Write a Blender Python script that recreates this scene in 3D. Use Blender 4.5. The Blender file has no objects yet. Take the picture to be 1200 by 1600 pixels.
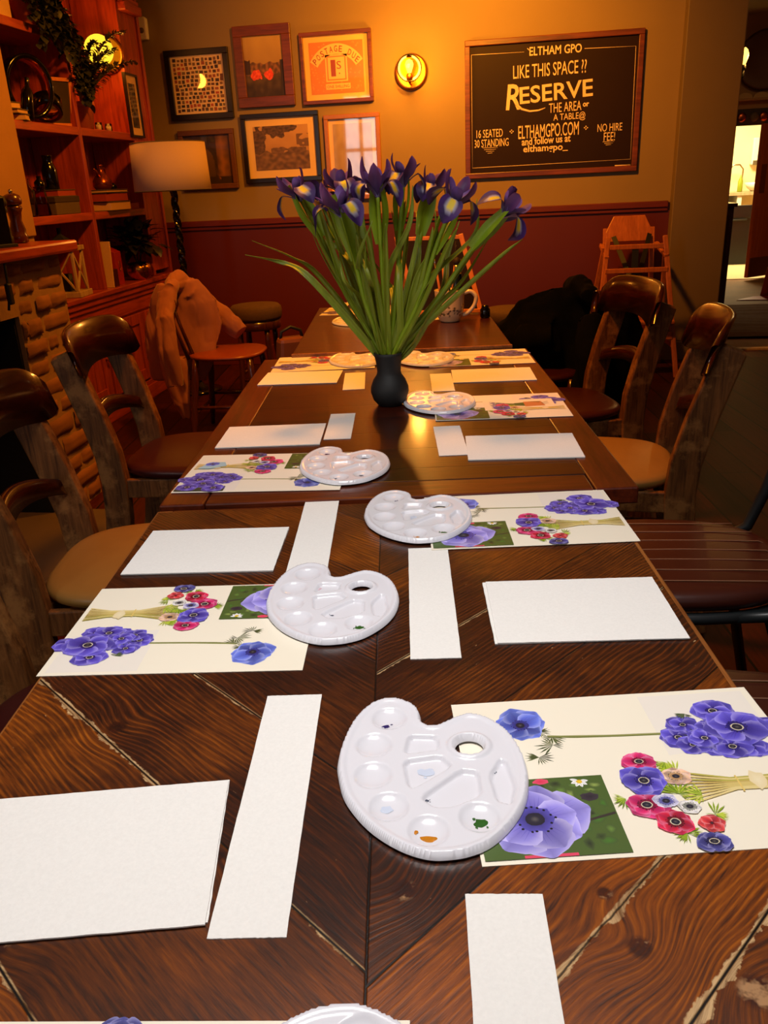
import bpy, bmesh, math, random
import numpy as np
from mathutils import Vector, Matrix, noise
random.seed(7)
C = bpy.context.scene.collection
D = bpy.data
PI = math.pi
R = math.radians

# ------------------------------------------------------------------ camera
TH = R(7.4536)                      # the run of tables is turned by this against the room
PITCH, ROLL, YAW, FPX = 0.38125, -0.04927, -0.0276, 1277.5
CZ = 1.239

def table_dir(v):
    c, s = math.cos(TH), math.sin(TH)
    return Vector((v[0]*c - v[1]*s, v[0]*s + v[1]*c, v[2] if len(v) > 2 else 0))

def camera_axes():
    cp, sp = math.cos(PITCH), math.sin(PITCH)
    f = Vector((math.sin(YAW)*cp, math.cos(YAW)*cp, -sp))
    r = Vector((math.cos(YAW), -math.sin(YAW), 0))
    u = r.cross(f)
    c, s = math.cos(ROLL), math.sin(ROLL)
    return table_dir(c*r + s*u), table_dir(-s*r + c*u), table_dir(f)

AX, AY, AF = camera_axes()
cam_data = D.cameras.new('camera')
cam_data.sensor_fit = 'VERTICAL'
cam_data.sensor_height = 36
cam_data.lens = FPX/1600*36
cam_data.clip_start = 0.02
cam = D.objects.new('camera', cam_data)
m3 = Matrix((AX, AY, -AF)).transposed()
cam.matrix_world = Matrix.Translation((0, 0, CZ)) @ m3.to_4x4()
C.objects.link(cam)
bpy.context.scene.camera = cam

def ray(px, py):
    return AX*(px-600) + AY*(800-py) + AF*FPX
def at_z(px, py, z):
    d = ray(px, py); t = (z-CZ)/d.z
    return Vector((d.x*t, d.y*t, z))
def at_y(px, py, y):
    d = ray(px, py); t = y/d.y
    return Vector((d.x*t, y, CZ+d.z*t))
def at_x(px, py, x):
    d = ray(px, py); t = x/d.x
    return Vector((x, d.y*t, CZ+d.z*t))

# ------------------------------------------------------------------ colour, world, lights
def S(r, g, b):
    return tuple(((c/255)/12.92 if c/255 <= .04045 else ((c/255+.055)/1.055)**2.4) for c in (r, g, b))

scn = bpy.context.scene
scn.view_settings.view_transform = 'Standard'
scn.view_settings.look = 'None'
scn.view_settings.gamma = 1
scn.view_settings.use_curve_mapping = False
scn.view_settings.exposure = 0.0

world = D.worlds.new('world'); scn.world = world
world.use_nodes = True
world.node_tree.nodes['Background'].inputs[0].default_value = (1, .55, .25, 1)
world.node_tree.nodes['Background'].inputs[1].default_value = 0.012

def lamp(name, kind, loc, energy, col, target=None, **kw):
    l = D.lights.new(name, kind); l.energy = energy; l.color = col
    for k, v in kw.items(): setattr(l, k, v)
    o = D.objects.new(name, l); o.location = loc; C.objects.link(o)
    if target is not None:
        o.rotation_euler = (Vector(target)-Vector(loc)).to_track_quat('-Z', 'Y').to_euler()
    return o

WARM = (1.0, .33, .017)
# added cool white fill light over the nearest table and daylight from the window behind
lamp('table_fill', 'AREA', (-.12, .65, 2.45), 12, (1, .96, .93), (-.12, .65, 0), shape='RECTANGLE', size=.8, size_y=.6, spread=R(112))
lamp('daylight', 'AREA', (0.25, -1.5, 1.75), 4.5, (.95, .98, 1), (0.1, .6, .8), shape='RECTANGLE', size=2.2, size_y=1.4)
# warm ceiling lamp over the tables, then two added warm fills
lamp('warm_spot', 'SPOT', (-.46, 2.45, 2.66), 210, WARM, (-.36, 2.75, 0), spot_size=R(84), spot_blend=.9, shadow_soft_size=.12)
lamp('warm_spot', 'SPOT', (-.3, 4.3, 2.66), 330, WARM, (-.3, 6.0, 1.6), spot_size=R(118), spot_blend=1.0, shadow_soft_size=.08)  # added fill on the back wall, standing in for unseen sconces
lamp('warm_spot', 'SPOT', (-.75, 3.5, 2.66), 170, WARM, (-2.2, 4.0, .9), spot_size=R(100), spot_blend=.9, shadow_soft_size=.08)  # added fill for bookcase and brickwork, not a real fixture
lamp('hall_light', 'AREA', (2.6, 8.3, 2.6), 8, (1, .62, .25), (2.6, 8.3, 0), shape='DISK', size=.8)
lamp('kitchen_light', 'AREA', (2.9, 12.0, 2.3), 130, (1, .88, .48), (2.9, 12.2, 0), shape='DISK', size=.9)

# ------------------------------------------------------------------ mesh helpers
class MB:
    def __init__(s): s.v = []; s.f = []; s.c = []; s.mi = []; s.sm = []; s.cur = None; s.m = 0; s.smooth = False
    def vert(s, p, col=None):
        s.v.append(tuple(p)); s.c.append(col or s.cur or (1, 1, 1)); return len(s.v)-1
    def face(s, idx): s.f.append(tuple(idx)); s.mi.append(s.m); s.sm.append(s.smooth)
    def quad(s, a, b, c, d): s.face([s.vert(p) for p in (a, b, c, d)])
    def box(s, c, d, M=None):
        M = M or Matrix.Identity(3); c = Vector(c); h = Vector(d)/2
        i = [s.vert(c + M @ Vector((x*h.x, y*h.y, z*h.z))) for x in (-1, 1) for y in (-1, 1) for z in (-1, 1)]
        for f in ((0,1,3,2),(4,6,7,5),(0,4,5,1),(2,3,7,6),(0,2,6,4),(1,5,7,3)): s.face([i[k] for k in f])
        return s
    def span(s, a, b):
        a, b = Vector(a), Vector(b); return s.box((a+b)/2, [abs(q) for q in (b-a)])
    def bar(s, p0, p1, w, t, up=(0, 0, 1)):
        p0, p1 = Vector(p0), Vector(p1); d = (p1-p0); L = d.length; d.normalize()
        x = d.cross(Vector(up))
        if x.length < 1e-5: x = d.cross(Vector((1, 0, 0)))
        x.normalize(); y = x.cross(d)
        return s.box((p0+p1)/2, (w, L, t), Matrix((x, d, y)).transposed())
    def sweep(s, pts, prof, cap=True, up=None, closed=False):
        """prof: function(i, t) -> list of (a, b) offsets, or a constant list; frames carried along the path"""
        pts = [Vector(p) for p in pts]; n = len(pts); rings = []
        X = None
        for i in range(n):
            if closed: t = pts[(i+1) % n]-pts[i-1]
            else: t = pts[min(i+1, n-1)]-pts[max(i-1, 0)]
            t.normalize()
            if up is not None: X = t.cross(Vector(up))
            elif X is None: X = t.cross(Vector((0, 0, 1)) if abs(t.z) < .9 else Vector((1, 0, 0)))
            else: X = X - t*X.dot(t)
            X.normalize(); Y = X.cross(t)
            pr = prof(i, i/(n-1)) if callable(prof) else prof
            rings.append([s.vert(pts[i]+X*a+Y*b) for a, b in pr])
        k = len(rings[0])
        for i in range(n if closed else n-1):
            r0, r1 = rings[i], rings[(i+1) % n]
            for j in range(k): s.face((r0[j], r0[(j+1) % k], r1[(j+1) % k], r1[j]))
        if cap and not closed: s.face(rings[0][::-1]); s.face(rings[-1])
        return s
    def tube(s, pts, r, n=10, cap=True, closed=False):
        def prof(i, t):
            q = r[i] if isinstance(r, (list, tuple)) else r
            return [(q*math.cos(2*PI*j/n), q*math.sin(2*PI*j/n)) for j in range(n)]
        o = s.smooth; s.smooth = True; s.sweep(pts, prof, cap, closed=closed); s.smooth = o
        return s
    def lathe(s, prof, n=24, c=(0, 0, 0), M=None):
        o = s.smooth; s.smooth = True; c = Vector(c); M = M or Matrix.Identity(3)
        rings = [[s.vert(c + M @ Vector((max(r, 1e-4)*math.cos(2*PI*j/n), max(r, 1e-4)*math.sin(2*PI*j/n), z))) for j in range(n)] for r, z in prof]
        for a, b in zip(rings, rings[1:]):
            for j in range(n): s.face((a[j], a[(j+1) % n], b[(j+1) % n], b[j]))
        s.face(rings[0][::-1]); s.face(rings[-1]); s.smooth = o
        return s
    def ball(s, c, r, n=12, M=None):
        r = r if isinstance(r, (tuple, list)) else (r, r, r)
        A = Matrix.Diagonal(Vector(r)); A = (M @ A) if M else A
        return s.lathe([(math.sin(PI*k/n), -math.cos(PI*k/n)) for k in range(n+1)], 2*n, c, A)
    def prism(s, poly, z0, z1, M=None, o=(0, 0, 0)):
        M = M or Matrix.Identity(3); o = Vector(o)
        a = [s.vert(o + M @ Vector((x, y, z0))) for x, y in poly]; b = [s.vert(o + M @ Vector((x, y, z1))) for x, y in poly]
        s.face(a[::-1]); s.face(b)
        for j in range(len(poly)):
            k = (j+1) % len(poly); s.face((a[j], a[k], b[k], b[j]))
        return s
    def grid(s, fn, nu, nv, thick=None):
        """fn(u, v) -> point or (point, colour); one-sided sheet, or a shell when thick is given"""
        I = []
        for i in range(nu+1):
            row = []
            for j in range(nv+1):
                p = fn(i/nu, j/nv)
                row.append(s.vert(*p) if isinstance(p[0], (Vector, tuple, list)) else s.vert(p))
            I.append(row)
        o = s.smooth; s.smooth = True
        for i in range(nu):
            for j in range(nv): s.face((I[i][j], I[i+1][j], I[i+1][j+1], I[i][j+1]))
        s.smooth = o
        return I
    def mesh(s, me, M):
        b = len(s.v)
        for v in me.vertices: s.vert(M @ v.co)
        for p in me.polygons: s.face([b+i for i in p.vertices])
        return s
    def build(s, name, mats, parent=None, bevel=0, solid=0, sub=0, auto=False):
        me = D.meshes.new(name); me.from_pydata(s.v, [], s.f)
        for m in (mats if isinstance(mats, (list, tuple)) else [mats]): me.materials.append(m)
        me.polygons.foreach_set('material_index', s.mi); me.polygons.foreach_set('use_smooth', s.sm)
        if any(c != (1, 1, 1) for c in s.c):
            a = me.color_attributes.new('ink', 'FLOAT_COLOR', 'POINT')
            a.data.foreach_set('color', [q for c in s.c for q in (c[0], c[1], c[2], 1)])
        me.update()
        o = D.objects.new(name, me); C.objects.link(o)
        if parent: o.parent = parent
        if solid:
            k = o.modifiers.new('solid', 'SOLIDIFY'); k.thickness = solid; k.offset = 0
        if bevel:
            k = o.modifiers.new('bevel', 'BEVEL'); k.width = bevel; k.segments = 2; k.limit_method = 'ANGLE'; k.angle_limit = R(40)
        if sub:
            k = o.modifiers.new('sub', 'SUBSURF'); k.levels = sub; k.render_levels = sub
        return o

def thing(name, label, cat, loc=(0, 0, 0), rz=0, group=None):
    o = D.objects.new(name, None); o.empty_display_size = .05; C.objects.link(o)
    o.location = loc; o.rotation_euler = (0, 0, rz)
    return tag(o, label, cat, group)
def tag(o, label, cat, group=None):
    o['label'] = label; o['category'] = cat
    if group: o['group'] = group
    return o
def struct(o, label=None):
    o['kind'] = 'structure'
    if label: o['label'] = label
    return o
def dup(root, loc=None, rz=None, label=None):
    def cp(o, par):
        c = o.copy(); C.objects.link(c)
        if par: c.parent = par
        for ch in o.children: cp(ch, c)
        return c
    r = cp(root, None)
    if loc is not None: r.location = loc
    if rz is not None: r.rotation_euler = (0, 0, rz)
    if label: r['label'] = label
    return r
def baked(o):
    """mesh of an object with its modifiers applied; the object is removed"""
    dg = bpy.context.evaluated_depsgraph_get(); dg.update()
    me = D.meshes.new_from_object(o.evaluated_get(dg)); D.objects.remove(o, do_unlink=True); return me

def text_mesh(body, shear=0, bold=0.0, space=1.0):
    cu = D.curves.new('t', 'FONT'); cu.body = body; cu.shear = shear; cu.offset = bold; cu.space_character = space
    cu.resolution_u = 3
    o = D.objects.new('t', cu); C.objects.link(o)
    return baked(o)
def put_text(mb, body, x0, x1, z0, z1, y, rot=0, shear=0, bold=0.0, thick=0.001, space=1.0):
    """text filling the box x0..x1, z0..z1 of a plane that faces -y"""
    me = text_mesh(body, shear, bold, space)
    if not len(me.vertices): return
    xs = [v.co.x for v in me.vertices]; ys = [v.co.y for v in me.vertices]
    a, b, c, d = min(xs), max(xs), min(ys), max(ys)
    sx = (x1-x0)/(b-a); sy = (z1-z0)/(d-c)
    M = (Matrix.Translation(((x0+x1)/2, y, (z0+z1)/2)) @ Matrix.Rotation(-rot, 4, 'Y') @ Matrix(((sx, 0, 0, -sx*(a+b)/2), (0, 0, -1, 0), (0, sy, 0, -sy*(c+d)/2), (0, 0, 0, 1))))
    mb.mesh(me, M); D.meshes.remove(me)

# ------------------------------------------------------------------ materials
class NT:
    def __init__(s, name):
        s.m = D.materials.new(name); s.m.use_nodes = True; s.t = s.m.node_tree; s.b = s.t.nodes['Principled BSDF']; s.out = s.t.nodes['Material Output']
    def n(s, typ, inp=None, **kw):
        o = s.t.nodes.new(typ)
        for k, v in kw.items(): setattr(o, k, v)
        for k, v in (inp or {}).items():
            i = o.inputs[k]
            if isinstance(v, bpy.types.NodeSocket): s.t.links.new(v, i)
            else: i.default_value = v
        return o
    def math(s, op, a, b=0.0, c=0.0): return s.n('ShaderNodeMath', {0: a, 1: b, 2: c}, operation=op).outputs[0]
    def mix(s, f, a, b, bt='MIX'):
        o = s.n('ShaderNodeMix', data_type='RGBA', blend_type=bt)
        for i, v in ((0, f), (6, a), (7, b)):
            if isinstance(v, bpy.types.NodeSocket): s.t.links.new(v, o.inputs[i])
            else: o.inputs[i].default_value = v if i == 0 else (*v[:3], 1)
        return o.outputs[2]
    def ramp(s, f, stops):
        o = s.n('ShaderNodeValToRGB', {0: f}); e = o.color_ramp.elements
        while len(e) < len(stops): e.new(.5)
        for q, (p, c) in zip(e, stops): q.position = p; q.color = (*c[:3], 1)
        return o.outputs[0]
    def rng(s, f, a, b, c=0.0, d=1.0): return s.n('ShaderNodeMapRange', {0: f, 1: a, 2: b, 3: c, 4: d}).outputs[0]
    def coord(s, scale=(1, 1, 1), loc=(0, 0, 0), rot=(0, 0, 0), out='Object'):
        tc = s.n('ShaderNodeTexCoord')
        return s.n('ShaderNodeMapping', {0: tc.outputs[out], 1: loc, 2: rot, 3: scale}).outputs[0]
    def noise(s, v, scale, detail=4, rough=.55, dist=0.0): return s.n('ShaderNodeTexNoise', {'Vector': v, 'Scale': scale, 'Detail': detail, 'Roughness': rough, 'Distortion': dist}).outputs[0]
    def set(s, **kw):
        for k, v in kw.items():
            i = s.b.inputs[k.replace('_', ' ')]
            if isinstance(v, bpy.types.NodeSocket): s.t.links.new(v, i)
            else: i.default_value = (*v, 1) if isinstance(v, tuple) and len(v) == 3 else v
        return s
    def bump(s, h, strength=.3, dist=.01):
        s.t.links.new(s.n('ShaderNodeBump', {'Height': h, 'Strength': strength, 'Distance': dist}).outputs[0], s.b.inputs['Normal']); return s

def plain(name, col, rough=.5, metal=0.0, var=.15, scale=40, bump=.0, coat=0.0, spec=.5, sheen=0.0):
    t = NT(name); n = t.noise(t.coord(), scale)
    lo = tuple(c*(1-var) for c in col); hi = tuple(min(1, c*(1+var)) for c in col)
    t.set(Base_Color=t.mix(n, lo, hi), Roughness=rough, Metallic=metal, Coat_Weight=coat, Coat_Roughness=.08, Specular_IOR_Level=spec, Sheen_Weight=sheen)
    if bump: t.bump(t.noise(t.coord(), scale*3), bump, .003)
    return t.m
def wood(name, c1, c2, axis=1, rough=.35, scale=1.0, coat=.0, bump=.15, worn=None):
    t = NT(name); sc = [14*scale]*3; sc[axis] = 1.1*scale
    v = t.coord(tuple(sc)); a = t.noise(v, 2.2, 6, .6, 1.2); b = t.noise(v, 9, 5, .65)
    f = t.math('ADD', t.math('MULTIPLY', a, .65), t.math('MULTIPLY', b, .35))
    col = t.ramp(f, [(.34, c1), (.5, tuple((p+q)/2 for p, q in zip(c1, c2))), (.66, c2)])
    if worn:
        w = t.rng(t.noise(t.coord((6, 6, 6)), 1.6, 6, .7), .5, .62)
        col = t.mix(w, col, worn); t.set(Specular_IOR_Level=.2)
    t.set(Base_Color=col, Roughness=rough, Coat_Weight=coat, Coat_Roughness=.12)
    t.bump(f, bump, .004)
    return t.m
def ink(name, rough=.5, coat=0.0, sub=0.0):
    t = NT(name); a = t.n('ShaderNodeVertexColor', layer_name='ink'); t.set(Base_Color=a.outputs[0], Roughness=rough, Coat_Weight=coat, Coat_Roughness=.03)
    return t.m
def glow(name, col, strength):
    t = NT(name); t.set(Base_Color=(0, 0, 0), Emission_Color=col, Emission_Strength=strength); return t.m
def clear(name, col, gloss=.12, rough=.03):
    """thin glass: lets light straight through and mirrors a little"""
    t = NT(name)
    a = t.n('ShaderNodeBsdfTransparent', {0: (*col, 1)}); g = t.n('ShaderNodeBsdfGlossy', {'Roughness': rough})
    fr = t.n('ShaderNodeLayerWeight', {0: gloss})
    mx = t.n('ShaderNodeMixShader', {0: fr.outputs[0], 1: a.outputs[0], 2: g.outputs[0]})
    t.t.links.new(mx.outputs[0], t.out.inputs[0]); return t.m

def plank_table(name, x0, chevron):
    """varnished old boards; chevron halves about x0, or boards across"""
    t = NT(name); tc = t.n('ShaderNodeTexCoord'); sep = t.n('ShaderNodeSeparateXYZ', {0: tc.outputs['Object']})
    X, y = sep.outputs[0], sep.outputs[1]
    x = t.math('SUBTRACT', X, x0)
    add = lambda a, b: t.math('ADD', a, b)
    mul = lambda a, b: t.math('MULTIPLY', a, b)
    def steps(p, cuts, tones):
        """plank number, tone and distance to the nearest joint for joints at the given places"""
        idx, tone, e = None, None, None
        for c, t0, t1 in zip(cuts, tones, tones[1:]):
            g = t.math('GREATER_THAN', p, c); d = t.math('ABSOLUTE', t.math('SUBTRACT', p, c)); k = mul(g, t1-t0)
            idx = add(idx, g) if idx else g; tone = add(tone, k) if tone else add(k, tones[0]); e = t.math('MINIMUM', e, d) if e else d
        return idx, tone, e
    def pick(side, a, b): return add(a, mul(side, t.math('SUBTRACT', b, a)))
    knots = None
    if chevron:
        ax = t.math('ABSOLUTE', x); side = t.math('GREATER_THAN', x, 0.0)
        p = mul(t.math('SUBTRACT', y, ax), .7071); q = mul(add(y, ax), .7071)
        A = steps(p, (-.05, .106, .2775, .40, .549, .69, .82), (.7, .8, .52, .34, .3, .22, .42, .25))  # nearest planks more orange: own tone plus the warm lamp's reflection painted in
        B = steps(p, (-.05, .106, .27, .40, .532, .692, .82), (.6, .62, .74, .34, .25, .3, .2, .4))
        idx, tone, e = [pick(side, u, v) for u, v in zip(A, B)]
        core = None; bend = None
        for kx, ky, r, am in ((.148, .407, .009, .020), (.135, .453, .006, -.012), (-.295, .673, .010, .014), (.213, .372, .013, -.02), (.289, .754, .007, .01), (-.055, .635, .006, .008), (-.012, .461, .010, .018), (-.16, .50, .007, -.012), (.20, .62, .006, .01), (-.30, .42, .008, .02)):
            dx, dy = t.math('SUBTRACT', X, kx), t.math('SUBTRACT', y, ky); d2 = add(mul(dx, dx), mul(dy, dy))
            gau = mul(t.math('EXPONENT', mul(d2, -1/(.034**2))), am); bend = add(bend, gau) if bend else gau
            c = t.rng(t.math('SQRT', d2), r*.7, r*1.15, 1.0, 0.0); core = t.math('MAXIMUM', core, c) if core else c
        knots = core; pb = add(p, bend)
    else:
        p, q = y, x; side = mul(x, 0.0); pb = p
        k = t.math('DIVIDE', p, .118); idx = t.math('FLOOR', k); fr = t.math('FRACT', k)
        e = mul(t.math('MINIMUM', fr, t.math('SUBTRACT', 1.0, fr)), .118)
        tone = mul(t.n('ShaderNodeTexWhiteNoise', {'W': idx}, noise_dimensions='1D').outputs[0], .55)
    seed = add(mul(idx, 7.13), mul(side, 31.7))
    qq = add(q, mul(seed, 1.37))
    comb = lambda a, b: t.n('ShaderNodeCombineXYZ', {0: mul(pb, a), 1: mul(qq, b), 2: seed}).outputs[0]
    warp = t.noise(comb(8.0, 2.4), 1.0, 3, .5)
    ring = add(add(mul(pb, 1050.0), mul(warp, 80.0)), mul(t.noise(comb(40.0, 3.0), 1.0, 2), 5.0))
    rings = t.math('POWER', t.math('MULTIPLY_ADD', t.math('SINE', ring), .5, .5), 2.5)
    patch = t.rng(t.noise(comb(6.0, 2.2), 1.0, 2), .38, .7, .08, .55)
    fine = t.noise(comb(1.0, .06), 340, 5, .7)
    g = add(mul(rings, mul(patch, .5)), mul(fine, .72))
    if chevron:
        dark = t.ramp(g, [(.26, S(24, 11, 6)), (.42, S(56, 26, 12)), (.6, S(92, 43, 15)), (.85, S(150, 76, 24))])
        lite = t.ramp(g, [(.22, S(60, 26, 7)), (.42, S(134, 66, 13)), (.62, S(176, 96, 22)), (.88, S(206, 132, 46))])
    else:
        dark = t.ramp(g, [(.26, S(28, 9, 5)), (.5, S(58, 20, 9)), (.85, S(98, 38, 14))])
        lite = t.ramp(g, [(.22, S(48, 15, 6)), (.5, S(88, 32, 11)), (.88, S(128, 54, 18))])
    big = t.noise(tc.outputs['Object'], 4.5, 4, .6)
    sel = t.rng(add(tone, mul(t.math('SUBTRACT', big, .5), 1.5)), .25, .85)
    col = t.mix(sel, dark, lite)
    jag = t.noise(tc.outputs['Object'], 34, 4, .7)
    if chevron:
        col = t.mix(mul(t.rng(t.noise(tc.outputs['Object'], 7, 5, .7), .6, .72), .55), col, S(34, 15, 8))
        spk = t.noise(t.n('ShaderNodeCombineXYZ', {0: p, 1: mul(q, .3), 2: 0.0}).outputs[0], 120, 3, .6)
        col = t.mix(mul(t.rng(spk, .73, .76), .7), col, S(204, 160, 112))
        # worn pale splinters along a few joints and splits
        pale = None
        for s_, p0, a0, a1, w in ((0, .2775, .19, .40, .0042), (0, .2775, .0, .06, .002), (1, .106, .16, .37, .0050), (1, .184, .11, .25, .0034), (1, .532, .0, .2, .0018), (0, .40, .10, .2, .0016), (0, .106, .2, .37, .0022), (1, .40, .28, .36, .002)):
            on = side if s_ else t.math('SUBTRACT', 1.0, side)
            win = mul(t.math('GREATER_THAN', ax, a0), t.math('LESS_THAN', ax, a1))
            dd = t.math('SUBTRACT', t.math('ABSOLUTE', t.math('SUBTRACT', add(p, mul(t.math('SUBTRACT', jag, .5), .006)), p0)), mul(t.math('SUBTRACT', jag, .36), w*4.2))
            m = mul(mul(on, win), t.rng(dd, 0.0, .0012, 1.0, 0.0)); pale = t.math('MAXIMUM', pale, m) if pale else m
        col = t.mix(mul(pale, .85), col, t.ramp(fine, [(.35, S(120, 84, 48)), (.6, S(214, 178, 128))]))
        split = mul(side, mul(t.math('GREATER_THAN', ax, .1), t.rng(t.math('ABSOLUTE', t.math('SUBTRACT', add(p, mul(t.math('SUBTRACT', jag, .5), .004)), .1835)), .0003, .0011, 1.0, 0.0)))
        col = t.mix(mul(knots, .85), col, t.ramp(jag, [(.4, S(16, 9, 7)), (.56, S(58, 22, 10)), (.66, S(176, 134, 92))]))
        e = t.math('MINIMUM', e, ax)
    gap = t.rng(e, .0005, .0015, 1.0, 0.0) if chevron else t.rng(e, .0008, .0028, .8, 0.0)
    if chevron: gap = t.math('MAXIMUM', gap, mul(split, .9))
    col = t.mix(gap, col, S(12, 7, 5))
    t.set(Base_Color=col, Roughness=t.rng(g, .2, .9, .36, .24) if chevron else .3, Coat_Weight=.3 if chevron else .22, Specular_IOR_Level=.5 if chevron else .3, Coat_Roughness=.18 if chevron else .1)
    t.bump(t.math('SUBTRACT', mul(g, .3), gap), .35 if chevron else .15, .003)
    return t.m

def floor_mat():
    t = NT('floorboards'); v = t.coord((1, 1, 1), rot=(0, 0, R(83)))
    br = t.n('ShaderNodeTexBrick', {'Vector': v, 'Color1': (*S(76, 23, 7), 1), 'Color2': (*S(46, 13, 5), 1), 'Mortar': (*S(10, 5, 3), 1), 'Scale': 1.0, 'Mortar Size': .004, 'Brick Width': 1.7, 'Row Height': .15}, offset=.37)
    g = t.noise(t.coord((1, 1, 1), rot=(0, 0, R(83))), 1, 1)
    gr = t.noise(t.n('ShaderNodeMapping', {0: t.coord((1, 1, 1), rot=(0, 0, R(83))), 3: (1.2, 22, 1)}).outputs[0], 3, 6, .65, .6)
    col = t.mix(.75, br.outputs[0], t.ramp(gr, [(.3, (.35, .35, .35)), (.7, (1.3, 1.3, 1.3))]), 'MULTIPLY')
    t.set(Base_Color=col, Roughness=.5, Specular_IOR_Level=.15); t.bump(t.math('SUBTRACT', t.math('MULTIPLY', gr, .3), br.outputs[1]), .3, .004)
    return t.m

M = {}
M['board_floor'] = floor_mat()
M['wall'] = plain('olive mustard paint', S(140, 116, 66), .55, var=.06, scale=6, bump=.04)
M['pillar'] = plain('drab olive paint', S(112, 92, 58), .6, var=.08, scale=5, bump=.05)
M['lower'] = plain('oxblood paint', S(88, 20, 8), .5, var=.08, scale=5)
M['rail'] = wood('oxblood gloss rail', S(84, 18, 7), S(104, 24, 10), 0, .55)
M['ceiling'] = plain('ceiling paint', S(190, 160, 120), .8, var=.04)
M['plaster'] = plain('tan plaster', S(166, 120, 66), .7, var=.12, scale=9, bump=.1)
M['red_wood'] = wood('red stained pine', S(118, 38, 16), S(186, 74, 34), 2, .33, .8, coat=.15)
M['red_wood_y'] = wood('red stained pine along', S(118, 38, 16), S(186, 74, 34), 1, .33, .8, coat=.15)
M['table_chevron'] = plank_table('chevron boards', -.038, True)
M['table_cross'] = plank_table('cross boards', 0.0, False)
M['table_edge'] = wood('oak table edge', S(104, 56, 22), S(164, 100, 46), 1, .35, 1.6, coat=.2)
M['table_border'] = wood('polished oak border', S(56, 16, 6), S(104, 38, 13), 1, .3, 1.6, coat=.2)
M['table_end'] = wood('polished oak end board', S(46, 14, 6), S(108, 42, 14), 0, .3, 1.6, coat=.2)
M['table_dark'] = wood('dark polished top', S(42, 13, 6), S(80, 28, 10), 0, .28, 1.2, coat=.25)
M['table_leg'] = wood('dark table legs', S(34, 15, 8), S(66, 30, 14), 2, .4)
M['bent_wood'] = wood('glossy bent plywood', S(36, 10, 4), S(66, 20, 8), 0, .22, .7, coat=.6, bump=.05)
M['old_oak'] = wood('weathered oak', S(48, 25, 10), S(132, 80, 38), 2, .5, 1.3, bump=.3, worn=S(146, 96, 50))
M['tan_leather'] = plain('tan leather', S(146, 104, 48), .38, var=.12, scale=14, bump=.08)
M['maroon_leather'] = plain('maroon leather', S(58, 16, 14), .35, var=.1, scale=14, bump=.08)
M['brown_leather'] = plain('brown ribbed leather', S(66, 27, 18), .38, var=.14, scale=18, bump=.1)
M['stitch'] = plain('stitching', S(140, 100, 74), .6)
M['steel'] = plain('black powder coated steel', S(30, 34, 36), .38, var=.1, spec=.6)
M['black'] = plain('matt black', S(20, 19, 18), .6, var=.1)
M['gloss_black'] = plain('gloss black', S(10, 8, 7), .12, var=.1)
M['soot'] = plain('soot', S(10, 8, 7), .9)
M['paper'] = None
t = NT('watercolour paper'); nn = t.noise(t.coord(), 330, 5, .6)
t.set(Base_Color=t.mix(nn, S(226, 224, 220), S(242, 240, 236)), Roughness=.85, Specular_IOR_Level=.2); t.bump(nn, .25, .0012); M['paper'] = t.m
M['print'] = ink('printed paper', .42)
M['picture'] = ink('picture behind glass', .5, 1.0)
M['petal'] = ink('iris petals', .55)
t = NT('white plastic'); t.set(Base_Color=S(228, 228, 236), Roughness=.22, Coat_Weight=.3, Subsurface_Weight=.0); M['plastic'] = t.m
M['vase'] = plain('charcoal vase', S(30, 30, 30), .62, var=.1, bump=.03)
t = NT('iris leaves'); gx = t.noise(t.coord((1, 1, .12)), 60, 4)
t.set(Base_Color=t.mix(gx, S(90, 110, 22), S(156, 164, 38)), Roughness=.42, Specular_IOR_Level=.4); M['leaf'] = t.m
t = NT('iris stems'); gx = t.noise(t.coord((1, 1, .1)), 50, 3)
t.set(Base_Color=t.mix(gx, S(104, 140, 22), S(158, 176, 30)), Roughness=.4); M['stem'] = t.m
M['frame_black'] = plain('black frame', S(22, 16, 13), .3, var=.1)
M['frame_brown'] = wood('brown frame', S(74, 34, 14), S(128, 62, 26), 0, .35)
M['frame_gilt'] = plain('gilt frame', S(176, 108, 44), .35, metal=.35, var=.2, scale=60)
M['frame_carved'] = plain('carved frame', S(104, 60, 28), .45, metal=.2, var=.35, scale=90, bump=.4)
M['board'] = plain('chalkboard', S(36, 20, 14), .5, var=.12, scale=8, spec=.15)
M['chalk'] = plain('chalk paint', S(236, 210, 176), .8, var=.06)
M['brass'] = plain('aged brass', S(170, 108, 40), .3, metal=.9, var=.15)
M['gold'] = plain('gold', S(210, 140, 50), .22, metal=1.0, var=.1)
M['copper'] = plain('copper', S(170, 84, 46), .25, metal=.9)
M['linen'] = plain('linen shade', S(214, 178, 138), .85, var=.05, scale=200, bump=.1)
M['bulb'] = glow('lit bulb', (1, .5, .07), 4.5)
M['lit_globe'] = glow('lit amber globe', (1, .62, .03), 1.5)
M['filament'] = glow('hot filament', (1, .75, .3), 220)
M['amber_glass'] = clear('amber glass', (1, .82, .5), .25)
M['glass'] = clear('clear glass', (.86, .84, .8), .3)
M['amber_bottle'] = clear('amber bottle glass', (.75, .3, .08), .3)
M['daylight'] = glow('daylight outside', (.95, .98, 1), 9)
M['white'] = plain('white enamel', S(226, 218, 204), .35, var=.04)
M['white_wood'] = wood('whitewashed wood', S(150, 118, 84), S(196, 166, 126), 2, .6)
M['terracotta'] = plain('terracotta', S(186, 92, 48), .7, var=.12)
M['ivy'] = plain('dark foliage', S(44, 44, 20), .5, var=.4, scale=50)
M['fern'] = plain('dry fern fronds', S(74, 66, 26), .6, var=.4, scale=60)
M['black_leaf'] = plain('near black leaves', S(26, 24, 16), .35, var=.4, scale=50)
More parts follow.
